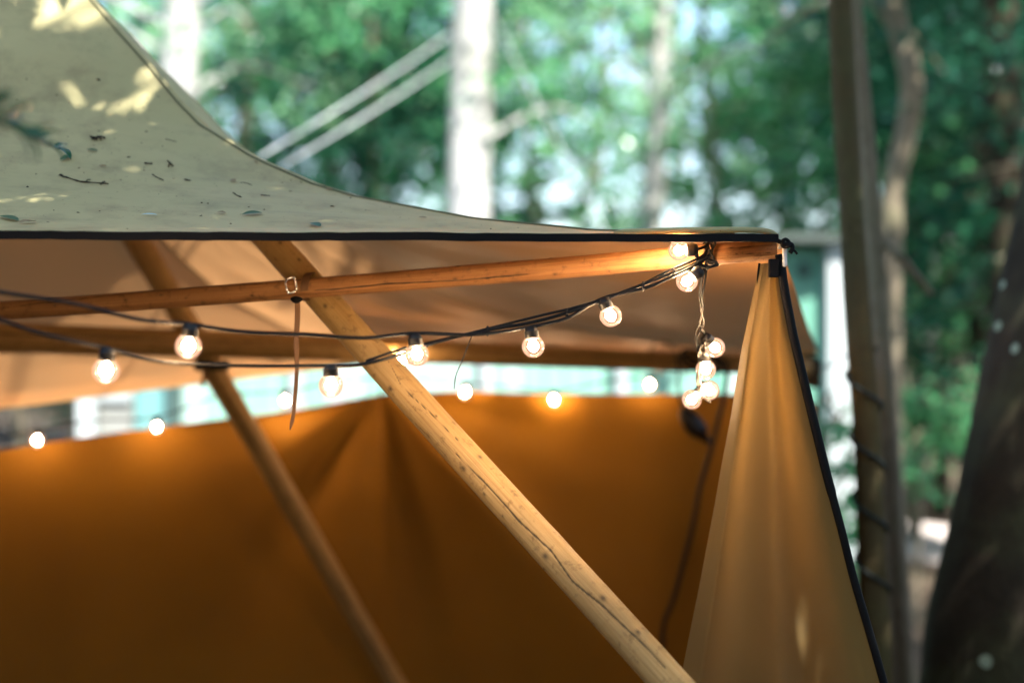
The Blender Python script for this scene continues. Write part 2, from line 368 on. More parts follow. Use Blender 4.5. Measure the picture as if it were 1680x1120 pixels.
# ------------------------------------------------------------------ poles and beams
def pole(name, p0, p1, r0, r1, mat, cracks=(), knots=(), nl=420, na=72, seed=0, bend=.004):
    ax = (p1 - p0).normalized(); L = (p1 - p0).length
    mid = (p0 + p1) / 2; toc = (Vector((0, 0, EYE)) - mid); toc = (toc - ax * toc.dot(ax)).normalized(); sd = ax.cross(toc)
    V = []; W = []; K = []; CR = []; F = []
    kn = [(t * L, a, s) for t, a, s in knots]
    for i in range(nl + 1):
        t = i / nl; z = t * L; rr = r0 + (r1 - r0) * t
        c = p0 + ax * z + toc * bend * math.sin(z * 2.1 + seed) + sd * bend * math.sin(z * 1.7 + seed * 2)
        cw = []
        for pts, wd in cracks:
            if pts[0][0] <= t <= pts[-1][0]:
                aa = np.interp(t, [q[0] for q in pts], [q[1] for q in pts]) + .05 * (vnoise(z * 30, 1, seed) - .5)
                fade = min(1, (t - pts[0][0]) / .02, (pts[-1][0] - t) / .02); cw.append((aa, wd * max(.15, fade)))
        for j in range(na):
            a = 2 * math.pi * j / na
            r = rr * (1 + .035 * (vnoise(z * 5, a * 1.5, seed) - .5) + .018 * (vnoise(z * 22, a * 4, seed + 1) - .5))
            k = 0; cr = 0
            for kz, ka, ks in kn:
                da = (a - ka + math.pi) % (2 * math.pi) - math.pi; d2 = ((z - kz) / 1.3) ** 2 + (da * rr) ** 2
                if d2 < (3 * ks) ** 2: q = math.exp(-d2 / (ks * ks * .7)); k = max(k, q); r += .0012 * math.exp(-d2 / (ks * ks * 2.2))
            for aa, wd in cw:
                da = abs((a - aa + math.pi) % (2 * math.pi) - math.pi) * rr; q = max(0, 1 - da / wd)
                if q > 0: cr = max(cr, min(1, q * 1.8)); r -= .003 * q
            V.append(c + (toc * math.cos(a) + sd * math.sin(a)) * r)
            W.append((math.cos(a) * .1, math.sin(a) * .1, z * .055 + seed)); K.append(k); CR.append(cr)
    for i in range(nl):
        for j in range(na):
            F.append((i * na + j, i * na + (j + 1) % na, (i + 1) * na + (j + 1) % na, (i + 1) * na + j))
    for base, q, rv in ((0, p0, 1), (nl * na, p1, 0)):
        ring = [base + j for j in range(na)]; b2 = len(V)
        for j in range(na):
            V.append(q + (V[base + j] - q) * .86 + ax * (-.003 if rv else .003)); W.append(W[base + j]); K.append(.1); CR.append(.15)
        for j in range(na):
            f = (base + j, base + (j + 1) % na, b2 + (j + 1) % na, b2 + j); F.append(f[::-1] if not rv else f[::-1])
        F.append(tuple(b2 + j for j in range(na)))
    me = mesh(name, V, F)
    at = me.attributes.new('wcoord', 'FLOAT_VECTOR', 'POINT'); at.data.foreach_set('vector', np.array(W, dtype=np.float32).ravel())
    for nm, arr in (('knot', K), ('crack', CR)):
        at = me.attributes.new(nm, 'FLOAT', 'POINT'); at.data.foreach_set('value', np.array(arr, dtype=np.float32))
    return link(name, me, None, [mat])
def on_pole(p0, p1, r, px, py):           # pixel -> (fraction along, angle) on the camera side of a pole
    a, b = np.array(PX(p0)), np.array(PX(p1)); d = b - a; q = np.array((px, py)) - a
    s = float(q @ d / (d @ d)); perp = float((d[0] * q[1] - d[1] * q[0]) / np.hypot(*d))
    w0, w1 = 1 / p0.y, 1 / p1.y; wi = w0 + (w1 - w0) * s
    t = s * w1 / wi if True else s
    off = perp / (r * FPX * wi); return t, math.asin(max(-.95, min(.95, off)))
def sgn(p0, p1):                          # sign relating image side to pole angle
    ax = (p1 - p0).normalized(); mid = (p0 + p1) / 2; toc = Vector((0, 0, EYE)) - mid; toc = (toc - ax * toc.dot(ax)).normalized()
    sd = ax.cross(toc); a = np.array(PX(p0)); b = np.array(PX(p1)); d = b - a; c = np.array(PX(mid)); e = np.array(PX(mid + sd * .05)) - c
    return 1 if d[0] * e[1] - d[1] * e[0] > 0 else -1
def line_depth(xa, ya, da, xb, yb, db, y):
    s = (y - ya) / (yb - ya); return xa + (xb - xa) * s, 1 / (1 / da + (1 / db - 1 / da) * s)
def leg(x0, y0, d0):                      # leg pole from the apex through (x0,y0,d0) down to the ground
    a = APEX + Vector((0, 0, -.12)); q = P(x0, y0, d0); s = (a.z - .0) / (a.z - q.z); return a.lerp(q, .06), a + (q - a) * s
a1, b1 = leg(510, 462, 2.875)
# refine so the image line passes the measured lower point
def aim(xu, yu, du, xl, yl, base_d, ztop=2.50):
    q = P(xu, yu, du); l = P(xl, yl, base_d); dirn = l - q
    s0 = (ztop - q.z) / dirn.z; s1 = (gz(l.x, l.y) - .02 - q.z) / dirn.z
    return q + dirn * s0, q + dirn * s1
p1a, p1b = aim(508, 462, 2.90, 1026, 1040, 2.44)
sg = sgn(p1a, p1b)
def op1(x, y): t_, a_ = on_pole(p1a, p1b, .031, x, y); return t_, a_ * sg
crk = [([op1(*q) for q in ((748, 743), (778, 773), (826, 824), (864, 867), (911, 910), (946, 961), (988, 996), (1057, 1060), (1110, 1118))], .0017),
       ([op1(*q) for q in ((660, 676), (706, 717), (748, 764))], .0012),
       ([op1(*q) for q in ((640, 586), (668, 640), (720, 690), (775, 745))], .0008)]
kn1 = [(*op1(*q), s * 1.35) for q, s in (((769, 775), .0042), ((902, 919), .0048), ((995, 989), .0045), ((1051, 1044), .0036), ((795, 756), .0034),
       ((650, 643), .004), ((802, 816), .003), ((832, 852), .002), ((545, 510), .004), ((470, 405), .004), ((500, 432), .003), ((866, 962), .0022), ((725, 690), .002))]
pl1 = pole('wooden_pole', p1a, p1b, .030, .0325, M['wood_pale'], crk, kn1, 1100, 110, 3)
tag(pl1, 'pale cracked wooden leg pole strapped behind the reddish crossbeam', 'pole', 'slanting leg poles of the tent')
p2a, p2b = aim(285, 500, 4.16, 649, 1120, 4.75, 2.03)
pl2 = pole('wooden_pole', p2a, p2b, .037, .031, M['wood_dark'], [([(.2, .3), (.8, .1)], .0015)], [(.35, .2, .004), (.6, -.3, .004)], 300, 48, 8)
tag(pl2, 'brown wooden leg pole standing close to the orange canvas wall', 'pole', 'slanting leg poles of the tent')
bn0, bn1 = P(1272, 406, 2.665), P(-420, 545, 3.06); bn1 = bn0.lerp(bn1, 1.38)
sb = sgn(bn0, bn1)
def opb(x, y): t_, a_ = on_pole(bn0, bn1, .0205, x, y); return t_, a_ * sb
cb = [([opb(*q) for q in ((880, 444), (760, 456), (640, 461), (560, 470), (503, 473))], .0016),
      ([opb(*q) for q in ((455, 462), (380, 458), (250, 475), (120, 490), (20, 503))], .0013),
      ([opb(*q) for q in ((1235, 425), (1180, 428))], .002), ([opb(*q) for q in ((1262, 400), (1180, 404))], .0012), ([opb(*q) for q in ((1265, 412), (1200, 414))], .001)]
kb = [(*opb(*q), s) for q, s in (((272, 481), .003), ((420, 481), .003), ((585, 448), .003), ((752, 433), .0034), ((750, 453), .0036), ((802, 452), .003),
      ((912, 445), .0042), ((903, 419), .003), ((100, 500), .003), ((215, 490), .003), ((680, 440), .002), ((1000, 440), .003), ((1080, 430), .0026), ((340, 492), .002))]
beam1 = pole('wooden_beam', bn0, bn1, .0205, .0185, M['wood_red'], cb, kb, 800, 84, 5, .005)
tag(beam1, 'reddish peeled log crossbeam running to the corner wrapped with black cord', 'beam', 'crossbeams under the tent roof')
bf0, bf1 = P(1326, 600, 4.78), P(-380, 541, 3.86); bf1 = bf0.lerp(bf1, .97)
beam2 = pole('wooden_beam', bf0, bf1, .030, .047, M['wood_dark'], [([(.1, .2), (.5, .35), (.9, .2)], .002)], [(.4, .1, .005), (.7, -.4, .005)], 260, 48, 12)
tag(beam2, 'thick brown crossbeam under the far eave above the orange wall', 'beam', 'crossbeams under the tent roof')

for q, lb in ((bn1, 'short wooden post carrying the reddish crossbeam at the closed tent end'), (bf1, 'short wooden post carrying the thick far crossbeam at the closed tent end')):
    b_ = Vector((q.x + .02, q.y, gz(q.x, q.y) - .02)); ps = pole('wooden_post', b_, Vector((b_.x, b_.y, q.z - .012)), .032, .030, M['wood_dark'], (), (), 120, 32, 21)
    tag(ps, lb, 'post', 'posts at the closed tent end')
# ------------------------------------------------------------------ ochre canvas wall
tp_pts = [(1345, 649, 4.86), (1210, 649, 4.88), (1060, 649, 4.9), (900, 648, 4.92), (760, 644, 4.94), (700, 646, 4.95), (640, 647, 4.95), (590, 655, 4.9), (480, 675, 4.83), (330, 694, 4.73), (150, 718, 4.62), (0, 741, 4.54), (-300, 790, 4.36), (-900, 860, 4.05)]
TP = catmull([Vector((.60, 2.85, 1.38)), Vector((.80, 3.8, 1.39)), Vector((.95, 4.55, 1.40))] + [P(*q) for q in tp_pts[1:]] + [Vector((-3.35, 3.3, 1.25)), Vector((-3.4, 2.3, 1.3))], 16); nw = len(TP); nz = 90
tie = P(622, 650, 4.93); V = []; F = []
sacc = [0]
for i in range(1, nw): sacc.append(sacc[-1] + (TP[i].xy - TP[i - 1].xy).length)
it = min(range(nw), key=lambda i: (TP[i] - tie).length)
for i, p in enumerate(TP):
    tq = (TP[min(i + 1, nw - 1)] - TP[max(i - 1, 0)]); nq = Vector((tq.y, -tq.x, 0)).normalized()
    if nq.y > 0: nq = -nq
    for j in range(nz + 1):
        f = j / nz; z = p.z * (1 - f); u = sacc[i] - sacc[it]; dep = p.z - z + .03
        th = math.atan2(u, dep); rr = math.hypot(u, dep)
        fan = math.exp(-(u / 1.1) ** 2)
        d = fan * min(1, rr / .35) * (.042 * math.sin(th * 7.0 + .2) + .010 * math.sin(th * 16 + 1)) * (1.0 if u < .12 else max(.25, 1 - (u - .12) * 2.5)) 
        d += .03 * (vnoise(u * 2.2 + 9, f * .8, 4) - .5) * min(1, dep * 3) + .012 * (vnoise(u * 7, f * 2.2, 6) - .5) * min(1, dep * 4)
        d += .035 * math.sin(u * 5.2 + 1.2) * f
        V.append(p + nq * d + Vector((0, 0, z - p.z + .0)))
for i in range(nw - 1):
    for j in range(nz):
        a = i * (nz + 1) + j; F.append((a, a + 1, a + nz + 2, a + nz + 1))
cw = empty('canvas_wall'); tag(cw, 'orange ochre canvas wall hung low behind the leg poles', 'canvas wall')
link('cloth', mesh('cloth', V, F), cw, [M['wall']])
tube('top_hem', [TP[i] + Vector((0, 0, .002)) for i in range(0, nw, 3)], .004, M['wall'], cw, 6, 3)
tubes('tie_cord', [(catmull([tie, tie + Vector((.01, -.02, .04)), tie + Vector((.0, .0, .09))], 5), .003)], M['cord'], cw)

# ------------------------------------------------------------------ gathered curtain under the near corner
Lp = [(1252, 430), (1240, 490), (1224, 570), (1207, 680), (1182, 830), (1155, 980), (1128, 1120), (1085, 1320), (1040, 1560), (990, 1900)]
Rp = [(1276, 436), (1282, 480), (1294, 545), (1318, 650), (1346, 768), (1388, 935), (1440, 1120), (1500, 1330), (1568, 1560), (1660, 1900)]
ys = np.linspace(432, 1990, 110); nu = 90; V = []; F = []
for y in ys:
    xl = np.interp(y, [q[1] for q in Lp], [q[0] for q in Lp]); xr = np.interp(y, [q[1] for q in Rp], [q[0] for q in Rp])
    f = (y - 432) / 1560; amp = .008 + .075 * min(1, f * 2.2)
    for i in range(nu + 1):
        u = i / nu
        dep = 2.63 + amp * (.62 * math.sin(u * 9.6 + .5) + .10 * math.sin(u * 19 + 2.2 + f)) + .10 * f * (1 - u) ** 2 + .16 * f * (u - .5) - amp * .55
        dep += .006 * (vnoise(u * 6, f * 18, 3) - .5)
        if u < .06: dep += (.06 - u) * 2.2 * (.3 + f)
        x = xl + (xr - xl) * u
        V.append(P(x, y, dep) if False else Vector(((x - 840) / FPX * 2.63, dep, EYE - (y - 560) / FPX * 2.63)))
for j in range(len(ys) - 1):
    for i in range(nu):
        a = j * (nu + 1) + i; F.append((a, a + 1, a + nu + 2, a + nu + 1))
cu = empty('canvas_curtain'); tag(cu, 'tan canvas side curtain gathered at the tent corner with black edging', 'curtain')
link('cloth', mesh('cloth', V, F), cu, [M['curtain']])
ed = [V[j * (nu + 1) + nu] + Vector((.004, -.004, 0)) for j in range(0, len(ys), 2)]
tube('edging', [P(1279, 418, 2.625)] + ed[1:], [.0085 if i < 40 else .0075 for i in range((len(ed) - 1) * 3 + 1)], M['black'], cu, 8, 3)
rbox('edging_tab', P(1269, 440, 2.615), .018, .012, .034, M['black'], cu, None, .002)
tube('edging_loop', [P(1246, 432, 2.66), P(1244, 450, 2.655), P(1243, 470, 2.655)], .0022, M['black'], cu)

# white clip and knotted cord on the corner
ck = empty('corner_clip'); tag(ck, 'off white plastic clip hooked on the beam end at the corner', 'clip')
rbox('clip_body', P(1287.5, 421, 2.61), .0085, .007, .037, M['white_plastic'], ck, None, .003)
tube('clip_hook', [P(1287, 404, 2.61), P(1284, 400, 2.612), P(1280, 401, 2.613), P(1278, 408, 2.615)], .003, M['white_plastic'], ck)
kt = empty('knotted_cord'); tag(kt, 'short black cord knotted beside the white corner clip', 'cord')
tube('cord', [P(1268, 391, 2.60), P(1278, 396, 2.60), P(1288, 400, 2.60), P(1298, 401, 2.60), P(1300, 408, 2.60), P(1296, 415, 2.60)], .0042, M['black'], kt)
tubes('knot', [([P(1289, 399, 2.60) + Vector((.007 * math.cos(a), .004 * math.sin(a * 2), .007 * math.sin(a))) for a in np.linspace(0, 6.28, 18)], .0034)], M['black'], kt)
tube('frayed_end', [P(1298, 409, 2.6), P(1304, 412, 2.6), P(1308, 417, 2.6)], .0022, M['black'], kt)

# ------------------------------------------------------------------ strap with buckle around beam and pole
st = empty('webbing_strap'); tag(st, 'brown webbing strap with steel buckle lashing beam to pole', 'strap')
bc = P(494, 465, 2.80); bax = (bn1 - bn0).normalized()
def ribbon(name, pts, wv, th, mat, parent):
    V = []; F = []
    for i, p in enumerate(pts):
        tq = (pts[min(i + 1, len(pts) - 1)] - pts[max(i - 1, 0)]).normalized(); ww = (wv[i] if isinstance(wv, list) else wv); nq = tq.cross(ww).normalized() * th / 2
        for a, b in ((-.5, 1), (.5, 1), (.5, -1), (-.5, -1)): V.append(p + ww * a + nq * b)
    for i in range(len(pts) - 1):
        for k in range(4): F.append((i * 4 + k, i * 4 + (k + 1) % 4, i * 4 + 4 + (k + 1) % 4, i * 4 + 4 + k))
    F += [(0, 1, 2, 3), tuple(len(pts) * 4 - 4 + k for k in (3, 2, 1, 0))]
    return link(name, mesh(name, V, F), parent, [mat], False)
bz = bax.cross(Vector((0, 1, 0))).normalized()
ctr = bn0 + bax * (bc - bn0).dot(bax)
loop = [ctr + Vector((0, .034, 0)) + bz * (.0275 * math.cos(a)) + Vector((0, 1, 0)) * (-.060 * math.sin(a)) + bax * (.006 * math.cos(a)) for a in np.linspace(0, 6.29, 40)]
ribbon('loop', loop, bax * .016, .0016, M['strap'], st)
kc = P(487, 490, 2.775)
tubes('fold', [([kc + Vector((-.011 + .022 * i / 8, -.004 * math.sin(i / 8 * 3.14), -.002 * math.sin(i / 8 * 3.1))) for i in range(9)], [.003, .005, .0065, .0072, .0072, .0065, .0055, .004, .002])], M['black'], st)
tail = catmull([P(488, 492, 2.775), P(488, 520, 2.768), P(486, 560, 2.764), P(487, 600, 2.762), P(485, 640, 2.76), P(481, 680, 2.757), P(476, 705, 2.755)], 8)
ang = np.interp(range(len(tail)), [0, 12, 26, 40, len(tail) - 1], [.2, .4, 1.05, 1.1, .9])
ribbon('tail', tail, [Vector((math.cos(a), math.sin(a), 0)) * (.0105 if i < len(tail) - 5 else .0105 * (len(tail) - i) / 5.5) for i, a in enumerate(ang)], .0014, M['strap'], st)
bk = P(478, 468, 2.748); cs, sn = math.cos(R(25)), math.sin(R(25)); sq = []
for a in np.linspace(0, 2 * math.pi, 48, endpoint=False):
    e = 3.2; cx = math.copysign(abs(math.cos(a)) ** (2 / e), math.cos(a)) * .0112; cz = math.copysign(abs(math.sin(a)) ** (2 / e), math.sin(a)) * .0150
    if abs(math.cos(a)) > .85: cx *= .86
    sq.append(bk + Vector((cx * cs - cz * sn * .5, -.002 + .003 * math.cos(a), cx * sn + cz * cs)))
tubes('buckle', [(sq + sq[:2], .0020)], M['steel'], st)
# tie on the far pole
tt = tubes('tie_strap', [([P(345, 600, 4.15) + Vector((.045 * math.cos(a), .03 * math.sin(a) + .02, .008 * math.sin(a * 3))) for a in np.linspace(0, 6.28, 24)], .008)], M['black'])
tag(tt, 'black tie strap knotted round the brown leg pole under the thick beam', 'strap')
tg = ribbon('strap_end', [P(338, 606, 4.11), P(335, 620, 4.11), P(331, 634, 4.11)], Vector((.013, 0, 0)), .002, M['strap'], tt)

# ------------------------------------------------------------------ string lights
prof = [(.0, -.0200), (.006, -.0191), (.0115, -.0164), (.0160, -.0120), (.0189, -.0065), (.0200, 0), (.0193, .0055), (.0172, .0102), (.0148, .0135), (.0120, .0155), (.0108, .0170)]
def lathe(name, prof, k=28):
    V = []; F = []
    for r, z in prof:
        for j in range(k): V.append((r * math.cos(2 * math.pi * j / k), r * math.sin(2 * math.pi * j / k), z))
    for i in range(len(prof) - 1):
        for j in range(k): F.append((i * k + j, i * k + (j + 1) % k, (i + 1) * k + (j + 1) % k, (i + 1) * k + j))
    me = mesh(name, V, F); me.polygons.foreach_set('use_smooth', [True] * len(me.polygons)); return me
ME_G = lathe('globe', prof)
ME_S = lathe('socket', [(.0108, .0135), (.0124, .014), (.0128, .016), (.0124, .024), (.0128, .0245), (.0128, .0265), (.0112, .029), (.0105, .0325), (.008, .0345), (.0001, .035)])
ME_F = lathe('filament', [(.0001, -.0105), (.005, -.0080), (.0080, -.0042), (.0090, 0), (.0080, .0046), (.005, .009), (.0025, .011), (.0018, .013), (.0001, .0135)], 20)
ME_C = lathe('collar', [(.0104, .0120), (.0119, .0122), (.0119, .0140), (.0104, .0142)])
ME_G.materials.append(M['glass']); ME_S.materials.append(M['plastic']); ME_F.materials.append(M['filament']); ME_C.materials.append(M['steel'])
def bulb(parent, px, py, d, sdir, size=1.0):
    c = P(px, py, d); q = Vector(sdir).normalized().to_track_quat('Z', 'Y')
    mw = Matrix.Translation(c) @ q.to_matrix().to_4x4() @ Matrix.Scale(size, 4)
    o = bpy.data.objects.new('bulb', ME_G); COL.objects.link(o); o.parent = parent; o.matrix_world = mw; o.matrix_basis = mw
    for nm, me in (('socket', ME_S), ('filament', ME_F), ('collar', ME_C)):
        k = bpy.data.objects.new(nm, me); COL.objects.link(k); k.parent = o
    return c + Vector(sdir).normalized() * .030 * size
UPV = (0, 0, 1)
sA = empty('string_lights'); tag(sA, 'string of globe bulbs sagging from the corner along the crossbeam, upper strand', 'string lights')
sB = empty('string_lights'); tag(sB, 'lower slack strand of globe bulbs crossing in front of both leg poles', 'string lights')
sC = empty('string_lights'); tag(sC, 'tangled strand wound on the beam end with a hanging cluster of bulbs', 'string lights')
sD = empty('string_lights'); tag(sD, 'far strand of globe bulbs strung along the top of the orange wall', 'string lights')
a_t = [bulb(sA, 309, 568, 2.20, (.12, .05, 1)), bulb(sA, 684, 581, 2.42, (-.12, .1, 1)), bulb(sA, 875, 568, 2.50, (-.12, .1, 1)), bulb(sA, 1002, 518, 2.55, (-.38, .1, .85))]
cA = [C0 + Vector((.12, .05, -.03)), P(-800, 400, 1.85), P(-300, 420, 1.9), P(-120, 458, 1.98), P(0, 479, 2.06), P(120, 498, 2.11), P(230, 524, 2.16), a_t[0] + Vector((0, 0, .004)), P(400, 545, 2.25), P(500, 549, 2.31), P(600, 554, 2.37), a_t[1] + Vector((0, 0, .006)), P(760, 549, 2.45), P(820, 545, 2.48), a_t[2] + Vector((0, 0, .005)), P(930, 522, 2.525), a_t[3] + Vector((-.002, 0, .004)), P(1060, 472, 2.57), P(1115, 448, 2.59), P(1150, 430, 2.615), P(1164, 418, 2.625)]
tube('cord', cA, .0032, M['cord'], sA, 8, 8)
b_t = [bulb(sB, 174, 608, 2.16, (.06, .05, 1)), bulb(sB, 543, 632, 2.34, (-.02, .05, 1))]
cB = [C0 + Vector((.14, .06, -.05)), P(-800, 440, 1.88), P(-280, 455, 1.95), P(-60, 505, 2.04), P(60, 545, 2.10), b_t[0] + Vector((0, 0, .004)), P(260, 592, 2.20), P(345, 598, 2.25), P(440, 600, 2.30), b_t[1] + Vector((0, 0, .003)), P(600, 596, 2.37), P(660, 580, 2.41), P(720, 560, 2.44), P(790, 543, 2.47), P(880, 527, 2.51), P(960, 503, 2.54), P(1040, 472, 2.57), P(1100, 449, 2.59), P(1148, 428, 2.615), P(1162, 408, 2.625)]
tube('cord', cB, .0031, M['cord'], sB, 8, 8)
cB2 = [p + Vector((.0, .004, .0045 * math.sin(i * 1.9) + .004)) for i, p in enumerate(cB[10:])]
tube('second_cord', cB2, .0024, M['cord'], sB, 8, 8)
tube('cable_tie', [P(776, 546, 2.47), P(768, 566, 2.47), P(758, 592, 2.47), P(748, 616, 2.47), P(745, 638, 2.47)], .0011, M['cord'], sB, 6)
for x, y, d in ((1055, 470, 2.57), (930, 516, 2.53), (1105, 449, 2.59), (800, 543, 2.475)):
    c = P(x, y, d); tubes('cord_tie', [([c + Vector((.003 * math.cos(a) * .5, .007 * math.cos(a), .008 * math.sin(a))) for a in np.linspace(0, 6.3, 12)], .0016)], M['cord'], sB, 6)
# corner tangle
c1 = bulb(sC, 1114, 411, 2.615, (1, .05, .06)); c2 = bulb(sC, 1127, 461, 2.60, (.78, .1, .62))
bx = lambda x: bn0 + (bn1 - bn0).normalized() * ((P(x, 412, 2.67) - bn0).dot((bn1 - bn0).normalized()))
wr = []
for i in range(60):
    a = i / 60 * 2 * math.pi * 4; ct = bx(1166 - 10 * i / 60)
    wr.append(ct + Vector((.006 * math.sin(i), -.0245 * math.sin(a), .0245 * math.cos(a))))
tubes('cord', [(wr, .0026)], M['cord'], sC, 6)
tube('cord', [c1 + Vector((.002, 0, -.002)), P(1145, 425, 2.62), P(1138, 436, 2.61), P(1120, 447, 2.60), P(1090, 460, 2.59)], .0024, M['cord'], sC)
tube('cord', [c1 + Vector((0, 0, -.008)), P(1148, 432, 2.615), P(1160, 438, 2.61), P(1172, 436, 2.615), P(1178, 434, 2.62)], .0030, M['cord'], sC)
tube('cord', [c1, P(1158, 404, 2.62), P(1164, 396, 2.63)], .0030, M['cord'], sC)
tubes('knot', [([P(1160, 432, 2.612) + Vector((.012 * math.cos(a) + .006 * math.cos(3 * a), .006 * math.sin(2 * a), .010 * math.sin(a))) for a in np.linspace(0, 12.5, 50)], .0027)], M['cord'], sC, 6)
c3 = bulb(sC, 1173, 570, 2.84, (-.72, -.2, .72)); c4 = bulb(sC, 1158, 606, 2.85, (-.08, .3, .95)); c5 = bulb(sC, 1164, 640, 2.86, (-.45, .9, .25)); c6 = bulb(sC, 1135, 655, 2.86, (.75, .7, .55))
tube('cord', [P(1158, 434, 2.62), P(1150, 470, 2.66), P(1153, 505, 2.74), P(1148, 530, 2.79), c3, P(1146, 575, 2.83), c4 + Vector((-.004, 0, 0)), P(1146, 612, 2.85), P(1150, 632, 2.87), c5, c6, P(1150, 648, 2.88), P(1166, 660, 2.88)], .0026, M['cord'], sC)
tube('cord', [P(1160, 436, 2.625), P(1155, 470, 2.67), P(1149, 505, 2.74), P(1155, 528, 2.79), P(1144, 555, 2.82), P(1150, 590, 2.85), P(1143, 620, 2.86), c6], .0022, M['cord'], sC)
tube('cord', [P(1155, 436, 2.615), P(1147, 480, 2.68), P(1151, 520, 2.77), P(1141, 548, 2.81), P(1146, 585, 2.84)], .0018, M['cord'], sC)
# far strand
d_t = [bulb(sD, 61, 722, 4.46, (.05, 0, 1), 1.05), bulb(sD, 257, 700, 4.58, (0, 0, 1), 1.05), bulb(sD, 468, 657, 4.73, (-.05, 0, 1), 1.05), bulb(sD, 763, 643, 4.83, (.2, 0, 1), 1.05), bulb(sD, 909, 656, 4.83, (.05, 0, 1), 1.05), bulb(sD, 1066, 631, 4.78, (.15, 0, 1), 1.05), bulb(sD, 660, 588, 4.3, (.1, 0, 1), 1.05)]
tube('cord', [Vector((-3.2, 3.2, 1.32)), Vector((-2.7, 4.0, 1.28)), P(-160, 735, 4.30), P(-40, 722, 4.36), d_t[0], P(150, 690, 4.48), d_t[1], P(360, 650, 4.6), d_t[2], P(560, 625, 4.7), P(660, 618, 4.75), d_t[3], P(830, 634, 4.79), d_t[4], P(990, 626, 4.76), d_t[5], P(1090, 604, 4.66), P(1110, 585, 4.58), P(1100, 565, 4.55), P(1075, 562, 4.57), P(1066, 580, 4.58)], .0030, M['cord'], sD)
cx = empty('power_cable'); tag(cx, 'black power cable hanging from the far beam down the orange wall', 'cable')
tube('cable', [P(1130, 590, 4.45), P(1170, 588, 4.44), P(1192, 600, 4.42), P(1190, 640, 4.40), P(1178, 690, 4.39), P(1163, 750, 4.38), P(1148, 800, 4.37), P(1137, 860, 4.36), P(1122, 920, 4.36), P(1104, 985, 4.36), P(1090, 1020, 4.36), P(1086, 1062, 4.36), P(1082, 1160, 4.37), P(1078, 1300, 4.38), P(1076, 1400, 4.38)], .0075, M['cord'], cx)
tubes('loop', [([P(1150, 592, 4.46) + Vector((.06 * math.cos(a + k), .02 * math.sin(a) - .02 * k, .030 * math.sin(a) * (1 + .2 * k))) for a in np.linspace(0, 6.28, 28)], .006) for k in (0, .8)], M['cord'], cx, 6)
pg = empty('cable_plug'); tag(pg, 'black plug connector dangling on its wire beside the hanging bulbs', 'plug')
tube('wire', [P(1112, 585, 4.44), P(1114, 640, 4.42), P(1121, 672, 4.41)], .004, M['cord'], pg)
tube('plug_body', [P(1120, 668, 4.41), P(1126, 680, 4.41), P(1136, 694, 4.41), P(1147, 706, 4.41), P(1156, 717, 4.41), P(1166, 727, 4.41)], [.010, .012, .016, .020, .024, .027, .029, .030, .031, .031, .030, .030, .029, .027, .023, .018, .014, .012, .011, .010, .009], M['plastic'], pg, 10, 4)

# ------------------------------------------------------------------ litter on the roof
def leafmesh(name, L, W, curl, n=6):
    V = []; F = []
    for i in range(n + 1):
        t_ = i / n; wd = W * math.sin(math.pi * min(1, t_ * .94 + .06)) ** .8 * (1 - .25 * t_) / 2
        z = curl * math.sin(t_ * 3.1) * L
        V += [(-wd, t_ * L, z + wd * .22), (0, t_ * L, z), (wd, t_ * L, z + wd * .3)]
    for i in range(n):
        for k in (0, 1): F.append((i * 3 + k, i * 3 + k + 1, i * 3 + k + 4, i * 3 + k + 3))
    return mesh(name, V, F)
def onroof(px, py, ang, lift=.002):
    p_, n_ = roofhit(px, py)
    if p_ is None: return None
    q = n_.to_track_quat('Z', 'Y') @ Quaternion((0, 0, 1), ang); return Matrix.Translation(p_ + n_ * lift) @ q.to_matrix().to_4x4()
leaves = [(430, 352, .040, .020, 'leaf_fallen', 1.9, 'fresh green leaf lying near the middle of the roof hem'), (525, 374, .034, .02, 'leaf_fallen', .6, 'curled green leaf resting right on the black hem'),
          (385, 300, .016, .012, 'leaf_dry', .4, 'tan curled leaf scrap with stalk on the roof'), (160, 249, .022, .008, 'leaf_fallen', 1.4, 'narrow yellow green leaf on the upper roof slope'),
          (118, 258, .028, .016, 'leaf_fallen', 2.2, 'yellow green leaf tip at the end of the drooping sprig'), (370, 352, .018, .012, 'leaf_dry', 1.2, 'small tan leaf scrap just above the hem'),
          (30, 364, .05, .02, 'leaf_fallen', .9, 'yellowish leaf among three by the hem'), (58, 366, .035, .02, 'leaf_dry', 2.4, 'tan leaf beside the yellowish leaf by the hem'), (175, 274, .016, .007, 'leaf_dry', 1.7, 'thin tan leaf sliver on the roof'),
          (258, 355, .030, .008, 'leaf_pale', 1.6, 'pale whitish leaf sliver above the hem'), (700, 360, .017, .012, 'leaf_dry', 1.3, 'tan scrap lying where the roof narrows'), (545, 313, .014, .009, 'leaf_dry', 1.0, 'tan scrap caught on the hip seam'), (422, 270, .013, .008, 'leaf_dry', .5, 'tan scrap on the seam knot')]
M['leaf_pale'] = leaf_mat('pale leaf underside', (.45, .60, .56), (.5, .65, .6), (.3, .4, .3), .2)
for (x, y, L, W, m, an, lb) in leaves:
    mt = onroof(x, y, an, .003)
    if mt is None: continue
    me = leafmesh('fallen_leaf', L, W, random.uniform(.02, .07)); me.transform(mt)
    tag(link('fallen_leaf', me, None, [M[m]]), lb, 'leaf', 'leaves fallen on the tent roof')
